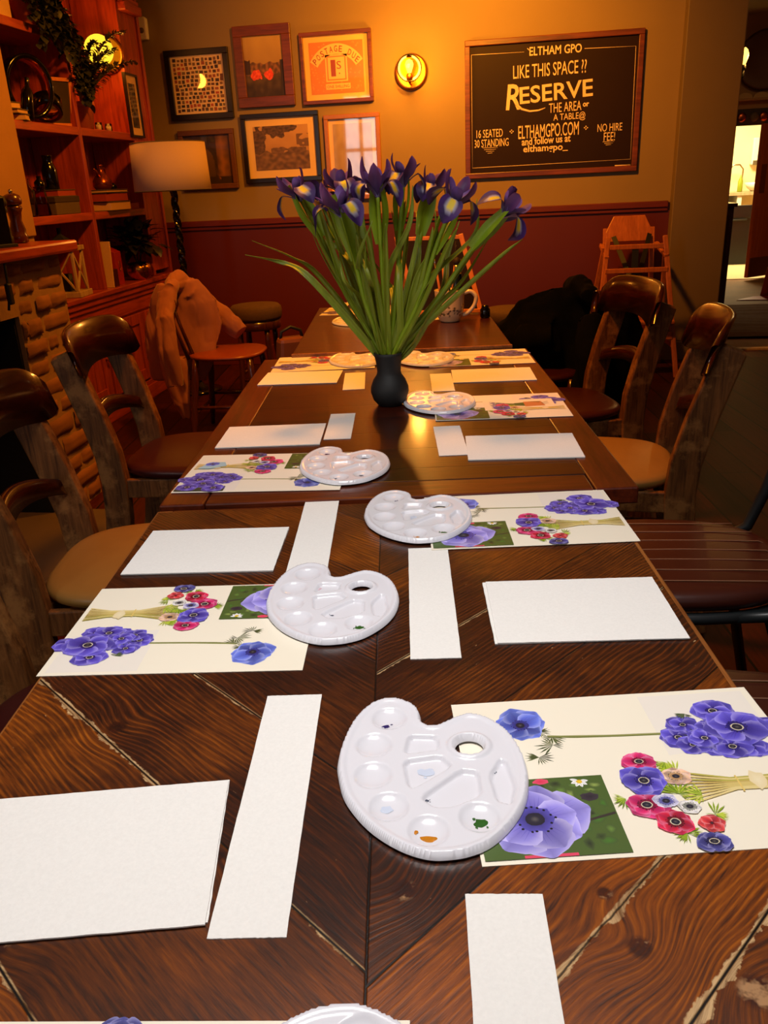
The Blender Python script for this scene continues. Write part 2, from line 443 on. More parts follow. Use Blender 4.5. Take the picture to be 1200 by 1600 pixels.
M['mortar'] = plain('mortar', S(150, 112, 66), .9, var=.2, scale=30, bump=.3)
M['brick'] = plain('old stock brick', S(134, 84, 44), .85, var=.5, scale=7, bump=.5)
M['stone'] = plain('hearth stone', S(84, 66, 50), .7, var=.2, scale=8, bump=.2)
M['book_dark'] = plain('dark book cloth', S(54, 38, 28), .7)
M['book_olive'] = plain('olive book cloth', S(92, 74, 44), .7)
M['book_red'] = plain('red book cloth', S(160, 56, 26), .6)
M['pages'] = plain('book pages', S(206, 160, 104), .8, var=.1, scale=120)
M['red_card'] = plain('red card', S(150, 24, 14), .5)
M['walnut'] = wood('turned walnut', S(52, 22, 12), S(96, 44, 22), 2, .25, coat=.4)
M['pine'] = wood('beech high chair', S(150, 78, 30), S(196, 112, 52), 2, .4)
M['chestnut'] = plain('chestnut leather', S(150, 66, 30), .32, var=.15, scale=16, bump=.06)
M['olive_fabric'] = plain('olive brown upholstery', S(92, 66, 40), .85, var=.25, scale=60, bump=.2)
M['coat'] = plain('salmon pink coat cloth', S(168, 100, 72), .75, var=.08, scale=30, sheen=.2)
M['black_coat'] = plain('black coat cloth', S(7, 6, 6), .9, spec=.1, var=.2, scale=30)
M['lining'] = plain('coat lining', S(96, 84, 66), .8)
M['cord'] = plain('black cable', S(14, 12, 12), .5)
M['cream_room'] = plain('cream paint', S(232, 218, 170), .6, var=.03)
M['hall_wall'] = plain('hall paint', S(176, 122, 62), .6, var=.05)
M['flag'] = plain('hall stone', S(120, 78, 38), .8, var=.35, scale=4, bump=.3)
M['lino'] = plain('pale kitchen floor', S(206, 188, 140), .6, var=.06)
M['orange_door'] = wood('orange varnished door', S(170, 68, 18), S(206, 96, 32), 2, .35)
M['navy'] = plain('blue black enamel', S(12, 24, 32), .35, var=.15)
M['mug'] = ink('glazed stoneware', .25, .5)
M['ferrule'] = plain('nickel', S(190, 180, 160), .25, metal=1.0)
M['orange_wood'] = wood('pale brush wood', S(200, 110, 44), S(226, 140, 66), 2, .4)
M['blue_black'] = plain('blue black lacquer', S(22, 34, 48), .2)
M['bristle'] = plain('brush hair', S(40, 20, 12), .7, var=.3)
M['paint_ochre'] = plain('ochre paint', S(196, 122, 18), .35, var=.3, scale=400)
M['paint_green'] = plain('green paint', S(40, 92, 26), .35, var=.3, scale=400)
M['paint_violet'] = plain('violet paint', S(34, 22, 92), .35, var=.3, scale=400)
M['paint_wash'] = plain('dried pale blue wash', S(204, 214, 234), .4, var=.04, scale=200)
M['paint_pink'] = plain('dried pink wash', S(214, 176, 190), .4, var=.1, scale=200)
M['paint_grey'] = plain('grey paint', S(70, 76, 96), .35, var=.2, scale=300)
M['gilt_bag'] = plain('brown leather bag', S(120, 62, 32), .4, var=.2, scale=20)
# ------------------------------------------------------------------ the room
YW = 6.05; XF = -2.33; CEIL = 2.75; XR = 4.3; YR = -1.7; YH = 10.6
struct(MB().span((-2.7, YR, -.05), (XR, 6.28, 0)).build('floor', M['board_floor']))
struct(MB().span((1.0, 6.28, -.05), (XR, YH-.1, -.004)).build('floor_hall', M['flag']))
struct(MB().span((1.9, YH-.1, -.05), (XR, 13.6, .004)).build('floor_kitchen', M['lino']))
struct(MB().span((1.0, 6.24, 0), (XR, 6.30, .012)).build('trim_threshold', M['white_wood']))
struct(MB().span((-2.7, YR, CEIL), (XR, 13.6, CEIL+.05)).build('ceiling', M['ceiling']))
struct(MB().span((-2.7, YW, 1.04), (1.09, YW+.12, CEIL)).build('wall_back', M['wall']))
struct(MB().span((-2.7, YW, 0), (1.09, YW+.12, 1.04)).build('wall_back_lower', M['lower']))
struct(MB().span((-2.62, YW-.025, 1.01), (1.06, YW, 1.05)).span((-2.62, YW-.014, .985), (1.06, YW, 1.01)).build('trim_dado', M['rail'], bevel=.004))
struct(MB().span((-2.62, YW-.018, 0), (1.06, YW, .15)).build('baseboard_back', M['lower'], bevel=.004))
pb = MB().span((1.075, 5.95, .13), (1.425, 6.75, CEIL)); pb.span((1.068, 5.938, 0), (1.432, 6.76, .13))
struct(pb.build('wall_pillar', M['pillar'], bevel=.006))
struct(MB().span((-2.75, YR, 0), (-2.63, YW+.1, CEIL)).build('wall_left', M['plaster']))
struct(MB().span((XR, YR, 0), (XR+.1, 13.6, CEIL)).build('wall_right', M['hall_wall']))
# rear wall with the daylight window behind the camera
wr = MB()
wr.span((-2.7, YR-.12, 0), (XR, YR, .95)); wr.span((-2.7, YR-.12, 2.55), (XR, YR, CEIL))
wr.span((-2.7, YR-.12, .95), (-2.56, YR, 2.55)); wr.span((-1.98, YR-.12, .95), (XR, YR, 2.55))
struct(wr.build('wall_rear', M['plaster']))
wf = MB()
for x in (-2.54, -2.27, -2.0): wf.span((x-.025, YR-.1, .95), (x+.025, YR-.04, 2.55))
for z in (.975, 1.75, 2.525): wf.span((-2.56, YR-.1, z-.025), (-1.98, YR-.04, z+.025))
win = struct(wf.build('window_1', M['white_wood']))
wp = MB(); wp.quad((-2.56, YR-.11, .95), (-1.98, YR-.11, .95), (-1.98, YR-.11, 2.55), (-2.56, YR-.11, 2.55))
wp.build('pane', M['daylight'], win)
# chimney breast: tan plaster above, brick fireplace below
struct(MB().span((-2.64, 1.5, 1.08), (-2.285, 3.955, CEIL)).span((-2.64, 3.28, 0), (-2.30, 3.955, 1.08)).build('wall_chimney_breast', M['plaster'], bevel=.006))
XB = -1.80
cb = MB(); cb.m = 0
cb.span((-2.6, 2.90, 0), (XB-.012, 3.265, 1.04)); cb.span((-2.6, 1.72, .84), (XB-.012, 2.90, 1.04)); cb.span((-2.6, 1.5, 0), (XB-.012, 1.85, 1.04))
cb.m = 2; cb.span((-2.55, 1.85, .0), (-2.5, 2.9, .9)); cb.span((-2.5, 2.886, 0), (XB-.03, 2.899, .84)); cb.span((-2.5, 1.85, .828), (XB-.03, 2.9, .84)); cb.span((-2.5, 1.85, 0), (XB-.03, 1.862, .84))
cb.m = 1; rr = random.Random(3)
def brick(y0, y1, z0, z1, fx):
    j = lambda a: rr.uniform(-a, a)
    n = 5
    base = len(cb.v); cb.smooth = True
    for i in range(n+1):
        for k in range(n+1):
            u, v = i/n, k/n
            edge = min(u, 1-u, v, 1-v)
            bulge = .012*min(1, edge*5)**.5 + j(.0018)
            cb.vert((fx-.014+bulge+j(.001), y0+(y1-y0)*u+(j(.005) if 0 < u < 1 else j(.003)), z0+(z1-z0)*v+j(.0035)))
    for i in range(n):
        for k in range(n):
            a = base+i*(n+1)+k; cb.face((a, a+n+1, a+n+2, a+1))
    cb.smooth = False
z = 0.0; row = 0
while z < 1.02:
    h = rr.uniform(.074, .092)
    if z+h > 1.035: h = 1.035-z
    ranges = [(2.895, 3.275)] if z < .84 else [(1.52, 3.275)]
    if z < .84: ranges.append((1.52, 1.84))
    for a, b in ranges:
        y = b
        w = .235 if row % 2 else .13
        while y > a+.02:
            y1 = max(a, y-w*rr.uniform(.85, 1.15))
            brick(y1+.007, y-.007, z+.009, z+h-.009, XB+rr.uniform(-.006, .01)); y = y1
            w = rr.choice((.23, .23, .12, .19))
    z += h; row += 1
struct(cb.build('wall_chimney_brick', [M['mortar'], M['brick'], M['soot']]))
struct(MB().span((-2.5, 1.8, 0), (-1.52, 2.94, .05)).build('trim_hearth', M['stone'], bevel=.008))
# hall beyond the pillar: wall with a doorway to a bright kitchen
hw = MB(); DX0, DX1, DZ = 2.40, 3.25, 1.68
hw.span((1.0, YH, 0), (DX0, YH+.12, CEIL)); hw.span((DX1, YH, 0), (XR, YH+.12, CEIL)); hw.span((DX0, YH, DZ), (DX1, YH+.12, CEIL))
struct(hw.build('wall_hall', M['hall_wall']))
struct(MB().span((1.9, 13.5, 0), (XR, 13.6, CEIL)).build('wall_kitchen', M['cream_room']))
struct(MB().span((1.9, YH+.12, 0), (1.95, 13.49, CEIL)).build('wall_kitchen_side', M['cream_room']))

# ------------------------------------------------------------------ pictures on the back wall
def rect_px(tl, tr, br, bl, Y=YW):
    p = [at_y(*q, Y) for q in (tl, tr, br, bl)]
    w = ((p[1]-p[0]).length+(p[2]-p[3]).length)/2; h = ((p[3]-p[0]).length+(p[2]-p[1]).length)/2
    c = sum(p, Vector())/4
    return c, w, h
def frame_mb(w, h, fw, d, lip=None):
    f = MB()
    def ring(w, h, fw, y0, y1):
        for s in (-1, 1):
            f.span((-w/2, y0, s*h/2), (w/2, y1, s*(h/2-fw)))
            f.span((s*w/2, y0, -h/2+fw), (s*(w/2-fw), y1, h/2-fw))
    ring(w, h, fw, -d, 0)
    if lip: ring(w-2*fw, h-2*fw, lip, -d*.7, 0)
    return f
def art_mb(w, h, y, fn, n=46, oz=0, ox=0):
    a = MB(); n2 = max(6, int(n*h/w))
    idx = [[a.vert((ox-w/2+w*i/n, y, oz+h/2-h*k/n2), S(*fn(i/n, k/n2))) for k in range(n2+1)] for i in range(n+1)]
    for i in range(n):
        for k in range(n2): a.face((idx[i][k], idx[i][k+1], idx[i+1][k+1], idx[i+1][k]))
    return a
def nz(u, v, s, k=0): return noise.noise(Vector((u*s, v*s, k*3.7)))
def lerp(a, b, t):
    t = max(0, min(1, t)); return tuple(p+(q-p)*t for p, q in zip(a, b))
def picture(label, px, fmat, fw, d, mat_col, mw, artfn, lip=None, n=46, cat='picture'):
    c, w, h = rect_px(*px)
    t = thing('framed_picture', label, cat, (c.x, YW-.001, c.z))
    frame_mb(w, h, fw, d, lip).build('frame', fmat, t, bevel=.003)
    iw, ih = w-2*fw-(2*lip if lip else 0), h-2*fw-(2*lip if lip else 0)
    if mw:
        m = MB(); m.cur = S(*mat_col); m.span((-iw/2, -.010, -ih/2), (iw/2, -.001, ih/2)); m.build('mount', M['picture'], t)
    a = artfn(iw-2*mw, ih-2*mw, -.0125) if mw else artfn(iw, ih, -.0105)
    a.build('artwork', M['picture'], t)
    return t

def art_stamps(w, h, y):
    a = MB(); q = random.Random(5)
    for r in range(13):
        x = -w/2+.004
        while x < w/2-.016:
            ww = q.uniform(.014, .026); hh = q.uniform(.013, .022)
            if x+ww > w/2: break
            a.cur = S(*q.choice([(54, 34, 26), (90, 44, 26), (120, 84, 48), (70, 56, 44), (150, 70, 34), (38, 28, 24), (112, 92, 66), (176, 70, 36)]))
            z = h/2-(r+.5)*h/13+q.uniform(-.003, .003)
            a.quad((x, y, z-hh/2), (x+ww, y, z-hh/2), (x+ww, y, z+hh/2), (x, y, z+hh/2)); x += ww+q.uniform(.007, .013)
    return a
def art_landscape(w, h, y):
    def fn(u, v):
        e = .52+.05*nz(u, 0, 7)
        if v < e-.08: c = lerp((196, 160, 84), (150, 116, 66), v*1.4+.2*nz(u, v, 4))
        elif v < e+.1: c = lerp((84, 58, 34), (150, 100, 56), .5+1.1*nz(u, v, 15))
        else: c = lerp((96, 76, 40), (40, 26, 18), (v-e)*2.2+.5*nz(u, v, 9))
        if u < .14 and .38+.1*nz(u, v, 8) < v < .62: c = (54, 34, 22)
        if u > .9 and v > .4: c = (50, 34, 22)
        for cx, cy, r in ((.28, .64, .14), (.6, .63, .12)):
            if ((u-cx)/r)**2+((v-cy)/(.085))**2 < 1+.9*nz(u, v, 13): c = lerp((214, 50, 22), (244, 96, 46), .5+nz(u, v, 22))
        return c
    return art_mb(w, h, y, fn, 110)
def art_arch(w, h, y):
    def fn(u, v):
        c = lerp((40, 28, 20), (70, 50, 32), .5+nz(u, v, 6))
        r = math.hypot((u-.42)*1.1, (v-.48))
        if .25 < u < .62 and v > .45 or r < .2: c = lerp((120, 86, 46), (70, 48, 28), v)
        if .2 < r < .27 and v < .5: c = (56, 40, 26)
        if u > .68: c = lerp((150, 96, 46), (80, 50, 28), abs(u-.8)*6+.5*nz(u, v, 8))
        if v > .85: c = (46, 30, 20)
        return c
    return art_mb(w, h, y, fn)
def art_engraving(w, h, y):
    def fn(u, v):
        c = lerp((196, 150, 96), (150, 108, 66), v*.8+.3*nz(u, v, 4))
        tree = ((u-.42)/.34)**2+((v-.05)/.2)**2
        if tree < 1+.8*nz(u, v, 9): c = lerp((60, 44, 32), (104, 76, 50), .5+nz(u, v, 22))
        if u < .2+.05*nz(0, v, 6) and v > .1: c = lerp((66, 48, 34), (110, 80, 52), .5+nz(u, v, 18))
        if v > .6+.08*nz(u, 0, 7): c = lerp((84, 60, 42), (136, 100, 64), .5+nz(u, v, 12))
        if .3 < u < .95 and .5+.05*nz(u, 1, 9) < v < .63 and math.hypot((u-.58)*1.8, v-.66) > .1: c = lerp((90, 64, 46), (120, 88, 58), .5+nz(u, v, 16))
        if u > .78 and v < .5 and nz(u, v, 9) > -.05 and v > .2: c = (112, 80, 52)
        return c
    return art_mb(w, h, y, fn, 120)
def art_plain(w, h, y):
    def fn(u, v): return lerp((176, 150, 116), (140, 112, 80), .4+.5*nz(u, v, 7)+(v-.5)*.4)
    return art_mb(w, h, y, fn, 24)
def art_postage(w, h, y):
    a = MB(); q = random.Random(9); OR = S(204, 124, 58); PA = S(238, 196, 122)
    def rc(x0, x1, z0, z1, k, dy): a.cur = k; a.quad((x0*w, y-dy, z0*h), (x1*w, y-dy, z0*h), (x1*w, y-dy, z1*h), (x0*w, y-dy, z1*h))
    rc(-.5, .5, -.5, .5, OR, 0)
    a.cur = S(222, 150, 80)
    for i in range(150):                      # scrolling foliage ground
        x, z = q.uniform(-.47, .47), q.uniform(-.46, .46)
        r = q.uniform(.012, .03); an = q.uniform(0, 6.28)
        pts = [(x+r*math.cos(an+s)*(1 if k % 2 else .45), z+r*math.sin(an+s)*(1 if k % 2 else .45)) for k, s in enumerate([i2*2*PI/6 for i2 in range(6)])]
        a.face([a.vert((px*w, y-.0003, pz*h)) for px, pz in pts])
    a.cur = PA                                # the arched band for the words
    cx, cz, r0, r1 = 0, -.28, .54, .74
    prev = None
    for i in range(31):
        an = R(146-112*i/30); p = [a.vert(((cx+r*math.cos(an)*.8)*w, y-.0006, (cz+r*math.sin(an))*h)) for r in (r0, r1)]
        if prev: a.face((prev[0], p[0], p[1], prev[1]))
        prev = p
    rc(-.21, .2, -.27, .25, PA, .0006); rc(-.185, .175, -.245, .225, OR, .0008); rc(-.16, .15, -.22, .2, PA, .001)
    rc(-.22, .24, -.42, -.31, PA, .0006)
    a.cur = S(150, 60, 16)
    put_text(a, '1', -.11*w, -.02*w, -.17*h, .15*h, y-.0014)
    put_text(a, 'S', .0*w, .085*w, -.03*h, .12*h, y-.0014); put_text(a, '.', .035*w, .06*w, -.13*h, -.10*h, y-.0014)
    put_text(a, 'ONE SHILLING', -.2*w, .22*w, -.395*h, -.335*h, y-.0014)
    s = 'POSTAGE DUE'
    for i, ch in enumerate(s):
        if ch == ' ': continue
        an = R(140-100*i/(len(s)-1)); r = .64; px, pz = r*math.cos(an)*.8, cz+r*math.sin(an)
        put_text(a, ch, px*w-.03*w, px*w+.03*w, pz*h-.06*h, pz*h+.06*h, y-.0014, rot=(an-PI/2)*.8, bold=.01)
    return a

picture('black square frame holding rows of tiny stamps on cream paper', ((254, 82), (355, 72), (368, 184), (273, 190)), M['frame_black'], .038, .03, (238, 206, 152), .012, art_stamps)
picture('wide brown wooden frame with landscape and red blossom', ((362, 42), (453, 37), (463, 165), (377, 169)), M['frame_brown'], .062, .028, None, 0, art_landscape)
picture('glossy wooden frame around large orange postage due stamp print', ((467, 52), (580, 45), (585, 160), (476, 163)), M['frame_brown'], .024, .03, (240, 190, 104), .036, art_postage)
picture('small carved dark frame with painted archway behind the lampshade', ((277, 206), (366, 200), (374, 294), (292, 297)), M['frame_carved'], .034, .03, None, 0, art_arch)
picture('black frame with cream mount and grey landscape engraving', ((375, 180), (497, 172), (505, 280), (388, 288)), M['frame_black'], .03, .03, (232, 196, 132), .05, art_engraving)
picture('pale gilded frame with cream mount behind the iris heads', ((505, 181), (594, 175), (598, 308), (516, 314)), M['frame_gilt'], .028, .03, (222, 186, 130), .03, art_plain)

# ------------------------------------------------------------------ chalkboard
c, w, h = rect_px((725, 62), (1008, 47), (993, 270), (729, 277))
cbd = thing('chalkboard', 'large framed chalkboard with hand lettered offer to reserve the space', 'chalkboard', (c.x, YW-.001, c.z))
frame_mb(w, h, .034, .03).build('frame', M['frame_brown'], cbd, bevel=.004)
MB().span((-w/2+.03, -.012, -h/2+.03), (w/2-.03, -.002, h/2-.03)).build('panel', M['board'], cbd)
def bp(cx, cy):                               # a mark on the board, from its place in a detail of the photo
    p = at_y(600+cx/2.857, 30+cy/2.857, YW-.013); return p.x-c.x, p.z-c.z
def blet(name, items):
    mb = MB()
    for it in items:
        body, (x0, y0), (x1, y1) = it[:3]; kw = it[3] if len(it) > 3 else {}
        a, b = bp(x0, y0), bp(x1, y1)
        mid = [bp((x0+x1)/2, y0)[1], bp((x0+x1)/2, y1)[1]]
        put_text(mb, body, a[0], b[0], mid[1], mid[0], -.0135, **kw)
    mb.build(name, M['chalk'], cbd)
blet('lettering', [('ELTHAM GPO', (650, 116), (882, 156), dict(bold=.015))])
blet('lettering', [('LIKE THIS SPACE ??', (577, 193), (903, 253), dict(rot=.02, bold=.004))])
blet('lettering', [('R', (545, 290), (612, 405), dict(bold=.015, shear=.1)), ('ESERVE', (606, 284), (930, 362), dict(rot=.05, bold=.015))])
blet('lettering', [('THE AREA', (737, 370), (880, 412), dict(rot=.03)), ('or', (888, 372), (915, 390), dict(rot=.03, bold=.03))])
blet('lettering', [('A TABLE@', (757, 417), (898, 456), dict(rot=.02))])
blet('lettering', [('ELTHAMGPO.COM', (600, 466), (868, 526), dict(rot=.02, bold=.005))])
blet('lettering', [('and follow us at', (615, 522), (832, 556), dict(rot=.03, bold=.02))])
blet('lettering', [('elthamgpo_', (622, 558), (820, 598), dict(rot=.01, bold=.02))])
blet('lettering', [('16 SEATED', (413, 492), (530, 528), dict(rot=.01)), ('30 STANDING', (404, 535), (556, 570), dict(rot=.01))])
blet('lettering', [('NO HIRE', (954, 465), (1062, 500), dict(rot=.01)), ('FEE!', (982, 504), (1030, 543), dict(rot=.01))])
fl_ = MB()
def line(pts, r=.0016, mb=None):
    (mb or fl_).tube([(*(lambda q: (q[0], -.0125, q[1]))(bp(*p)),) for p in pts], r, 5)
line([(390, 160), (625, 147)]); line([(895, 131), (1125, 120)]); line([(390, 160), (395, 665)]); line([(395, 665), (1100, 625)]); line([(1125, 120), (1100, 625)])
line([(640, 130), (650, 140)], .003)
sw = [(575, 350), (590, 380), (615, 402), (650, 412), (690, 408), (720, 396)]
line(sw, [.004, .007, .008, .007, .006, .003])
for y, a, b in ((575, 440, 508), (583, 447, 500), (591, 455, 492), (599, 462, 484)): line([(a, y), (b, y-2)], .0014)
for y, a, b in ((548, 976, 1028), (555, 983, 1022), (562, 990, 1014)): line([(a, y), (b, y-2)], .0014)
for cx, cy in ((570, 502), (902, 485)):
    for dx, dy in ((9, 0), (-9, 0), (0, 9), (0, -9)): line([(cx+dx*.4, cy+dy*.4), (cx+dx, cy+dy)], .0045)
line([(1030, 654), (1100, 651)], .0035)
fl_.build('border_and_flourishes', M['chalk'], cbd)

# ------------------------------------------------------------------ wall light on the back wall
def wall_light(loc, rz, label, out=.11, r=.082, globe='amber_glass'):
    t = thing('wall_light', label, 'wall light', loc, rz)
    MB().lathe([(.01, 0), (.105, 0), (.108, .012), (.098, .02), (.085, .014), (.01, .014)], 40, M=Matrix.Rotation(PI/2, 3, 'X')).build('back_plate', M['brass'], t)
    a = MB(); a.tube([(0, -.01, -.055), (0, -out*.6, -.075), (0, -out, -.07), (0, -out, -.045)], .008, 8)
    a.lathe([(.02, -.06), (.022, -.03), (.016, -.018)], 16, (0, -out, 0)).build('lamp_holder', M['brass'], t)
    MB().ball((0, -out, .012), r, 14).build('glass_globe', M[globe], t)
    b = MB(); b.lathe([(.008, -.03), (.014, -.01), (.026, .022), (.028, .035), (.02, .055), (.004, .064)], 16, (0, -out, 0)); b.build('bulb', M['bulb'], t)
    return t
sc = at_y(640, 110, YW-.1)
wall_light((sc.x, YW-.001, sc.z), 0, 'lit amber globe wall light between postage print and chalkboard')
lamp('sconce_glow', 'POINT', (sc.x, YW-.2, sc.z+.02), 16, (1, .42, .06), shadow_soft_size=.05)

# motion sensor in the corner
p = at_y(222, 45, YW-.03)
t = thing('motion_sensor', 'small cream alarm sensor high in the back left corner', 'sensor', (p.x, YW-.001, p.z))
MB().prism([(-.033, -.065), (.033, -.065), (.036, .06), (.02, .07), (-.02, .07), (-.036, .06)], 0, .045, Matrix.Rotation(PI/2, 3, 'X')).build('housing', M['white'], t, bevel=.008)
MB().ball((0, -.043, -.012), (.02, .01, .018), 8).build('lens', M['book_olive'], t)
# ------------------------------------------------------------------ bookcase along the left wall
Y0 = 3.965
bk = thing('bookcase', 'tall red stained built in bookcase with panelled cupboards, left of the picture wall', 'bookcase', (XF, Y0, 0))
RW, RWY = M['red_wood'], M['red_wood_y']
ys = [0, .70, 1.44, 1.695]                    # stile centres along the wall
for y, x0 in ((0, -.30), (.71, -.29), (1.445, -.29)):
    MB().span((x0, y-.018, .74), (0, y+.018, 2.70)).build('upright', RW, bk, bevel=.003)
MB().span((-.03, 1.463, .77), (0, 1.70, 2.70)).build('end_panel', RW, bk, bevel=.003)
MB().span((-.30, 1.69, 0), (.012, 1.725, 2.70)).build('corner_post', M['red_wood'], bk, bevel=.003)
bb = MB()
for i in range(12): bb.span((-.31, .0+i*.122, .74), (-.295, .12+i*.122, 2.70))
bb.build('back_boards', RW, bk, bevel=.003)
for y0, y1, z in ((.018, .692, 2.05), (.018, .692, 1.605), (.728, 1.427, 1.605), (.018, .692, 1.165), (.728, 1.427, 1.165)):
    MB().span((-.295, y0, z-.042), (.0, y1, z)).build('shelf', RWY, bk, bevel=.004)
MB().span((-.31, -.0, .71), (.045, 1.69, .74)).build('counter', RWY, bk, bevel=.006)
mo = MB(); mo.span((-.02, 0, .675), (.032, 1.69, .71)); mo.span((-.02, 0, .645), (.02, 1.69, .678)); mo.span((-.02, 0, .56), (.008, 1.69, .645))
mo.build('moulding', RWY, bk, bevel=.006)
MB().span((-.30, 0, .0), (-.005, 1.69, .57)).build('cupboard_body', RW, bk)
for k in range(3):
    y0 = .02+k*.56; y1 = y0+.53
    d = MB()
    for a, b in (((0, y0, .13), (.022, y0+.07, .55)), ((0, y1-.07, .13), (.022, y1, .55)), ((0, y0+.07, .13), (.022, y1-.07, .20)), ((0, y0+.07, .485), (.022, y1-.07, .55))): d.span(a, b)
    for j in range(4):
        w = (y1-y0-.14)/4; d.span((0, y0+.07+j*w+.002, .2), (.010, y0+.07+(j+1)*w-.002, .485))
    o = d.build('door', RW, bk, bevel=.003)
    MB().lathe([(.006, 0), (.006, .012), (.014, .02), (.012, .03), (.002, .033)], 14, (.022, y1-.035, .36), Matrix.Rotation(PI/2, 3, 'Y')).build('knob', M['brass'], o)
MB().span((-.28, 0, 0), (.03, 1.69, .09)).span((-.28, 0, .09), (.018, 1.69, .115)).build('plinth', RWY, bk, bevel=.004)
MB().span((-.02, 1.45, 2.28), (.05, 1.70, 2.33)).span((-.02, 1.45, 2.33), (.035, 1.70, 2.36)).build('cornice', RWY, bk, bevel=.008)

def lathe_thing(name, label, cat, loc, prof, mat, part='body', n=20, extra=None, group=None):
    t = thing(name, label, cat, loc, 0, group)
    MB().lathe(prof, n).build(part, mat, t)
    if extra: extra(t)
    return t
SH1, SH2, SH3, CT = 2.05, 1.605, 1.165, .74
def leaf_mb(mb, p, d, L, W, up=Vector((0, 0, 1)), bend=.3, n=4, fold=.25):
    d = Vector(d).normalized(); s = d.cross(up)
    if s.length < .01: s = Vector((1, 0, 0))
    s.normalize(); u = s.cross(d); rows = []
    o = mb.smooth; mb.smooth = True
    for i in range(n+1):
        t = i/n; w = W*math.sin(PI*min(1, (t*.94+.05)))**.8; q = Vector(p)+d*(L*t)-u*(bend*L*t*t)
        rows.append([mb.vert(q+s*w*k+u*abs(k)*w*fold) for k in (-1, 0, 1)])
    for a, b in zip(rows, rows[1:]):
        for k in (0, 1): mb.face((a[k], a[k+1], b[k+1], b[k]))
    mb.smooth = o

# trailing ivy on the top shelf of the first bay
q = random.Random(21)
t = thing('trailing_ivy', 'dark trailing ivy hanging from the top shelf past the wall light', 'plant', (-2.42, 4.5, SH1))
MB().lathe([(.05, 0), (.075, .11), (.08, .12), (.07, .12), (.065, .1)], 20).build('pot', M['terracotta'], t)
iv = MB(); st = MB()
paths = []
for k in range(9):
    paths.append([Vector((0, 0, .12)), Vector((.08+q.uniform(-.03, .05), q.uniform(-.2, .1), .16+q.uniform(0, .1))), Vector((.14, q.uniform(-.22, .14), .03)), Vector((.13+q.uniform(-.02, .02), q.uniform(-.18, .16), -.12*q.random()))])
for k in range(5):
    paths.append([Vector((0, 0, .12)), Vector((.09, .06, .2)), Vector((.13, .14+.02*k, .0)), Vector((.13+.01*k, .18+.02*k, -.2)), Vector((.13, .19+.012*k, -.24-.02*k))])
for P in paths:
    fine = []
    for i in range(len(P)-1):
        for s in range(6): fine.append(P[i].lerp(P[i+1], s/6))
    fine.append(P[-1]); st.tube(fine, .003, 5)
    for pnt in fine[2:]:
        for _ in range(3):
            d = Vector((q.uniform(-.4, 1), q.uniform(-1, 1), q.uniform(-1, .5)))
            leaf_mb(iv, pnt+d*.01, d, q.uniform(.03, .055), q.uniform(.014, .024), bend=.3)
st.build('stems', M['ivy'], t); iv.build('leaves', M['ivy'], t)
t = thing('storage_box', 'cream box on the top shelf at the photo corner', 'box', (-2.42, 4.12, SH1))
MB().span((-.09, -.1, 0), (.07, .1, .11)).build('box', M['pages'], t, bevel=.004)
MB().span((-.092, -.102, .08), (.073, .103, .115)).build('lid', M['pages'], t, bevel=.004)

# second shelf, first bay
t = thing('knot_ornament', 'large dark knot ornament of two interlocked rings with gilded insides', 'ornament', (-2.40, 4.34, SH2))
def ring(name, c, r, rot, w=.05, th=.014):
    mb = MB(); n = 40; Mx = Matrix.Rotation(rot[2], 3, 'Z') @ Matrix.Rotation(rot[0], 3, 'X') @ Matrix.Rotation(rot[1], 3, 'Y')
    rings = []
    mb.smooth = True
    for i in range(n):
        a = 2*PI*i/n; row = []
        for dr, dw in ((-th, -w), (-th, w), (0, w*1.06), (th*.6, w), (th*.6, -w), (0, -w*1.06)):
            row.append(mb.vert(Vector(c) + Mx @ Vector(((r+dr)*math.cos(a), dw, (r*1.22+dr)*math.sin(a)))))
        rings.append(row)
    for i in range(n):
        A, B = rings[i], rings[(i+1) % n]
        for j in range(6): mb.m = 1 if j == 0 else 0; mb.face((A[j], A[(j+1) % 6], B[(j+1) % 6], B[j]))
    return mb.build(name, [M['gloss_black'], M['gold']], t)
ring('ring', (0, -.02, .165), .115, (0, .1, R(55)), .045)
ring('ring', (.03, .1, .085), .066, (R(60), .2, R(20)), .03)
p = at_x(17, 160, -2.40)
def book(label, loc, d, mat, rz=0, pages=M['pages'], group=None):
    t = thing('book', label, 'book', loc, rz, group); x, y, z = d
    b = MB(); b.span((-x/2, -y/2, 0), (x/2, y/2, .004)); b.span((-x/2, -y/2, z-.004), (x/2, y/2, z)); b.span((-x/2, -y/2, 0), (-x/2+.004, y/2, z))
    b.build('cover', mat, t, bevel=.001)
    MB().span((-x/2+.004, -y/2+.004, .004), (x/2-.004, y/2-.004, z-.004)).build('pages', pages, t)
    return t
book('tan book at the bottom of the small stack left of the knot ornament', (-2.40, 4.14, SH2), (.15, .11, .03), M['book_olive'], .3)
book('thin tan book in the middle of the stack left of the knot ornament', (-2.41, 4.13, SH2+.03), (.15, .12, .022), M['book_olive'], .1)
book('small tan book topmost in the stack left of the knot ornament', (-2.41, 4.105, SH2+.052), (.12, .09, .03), M['book_olive'], -.2)
t = thing('figurine', 'small orange figurine on the books left of the knot ornament', 'figurine', (-2.41, 4.09, SH2+.082))
MB().lathe([(.02, 0), (.026, .01), (.016, .03), (.028, .055), (.026, .075), (.012, .09)], 14).build('body', M['terracotta'], t); MB().ball((0, 0, .105), .02, 8).build('head', M['terracotta'], t)
t = thing('wine_bottle', 'black glossy bottle lying tilted left of the knot ornament', 'bottle', (-2.36, 4.205, SH2))
Mx = Matrix.Rotation(R(-18), 3, 'X')
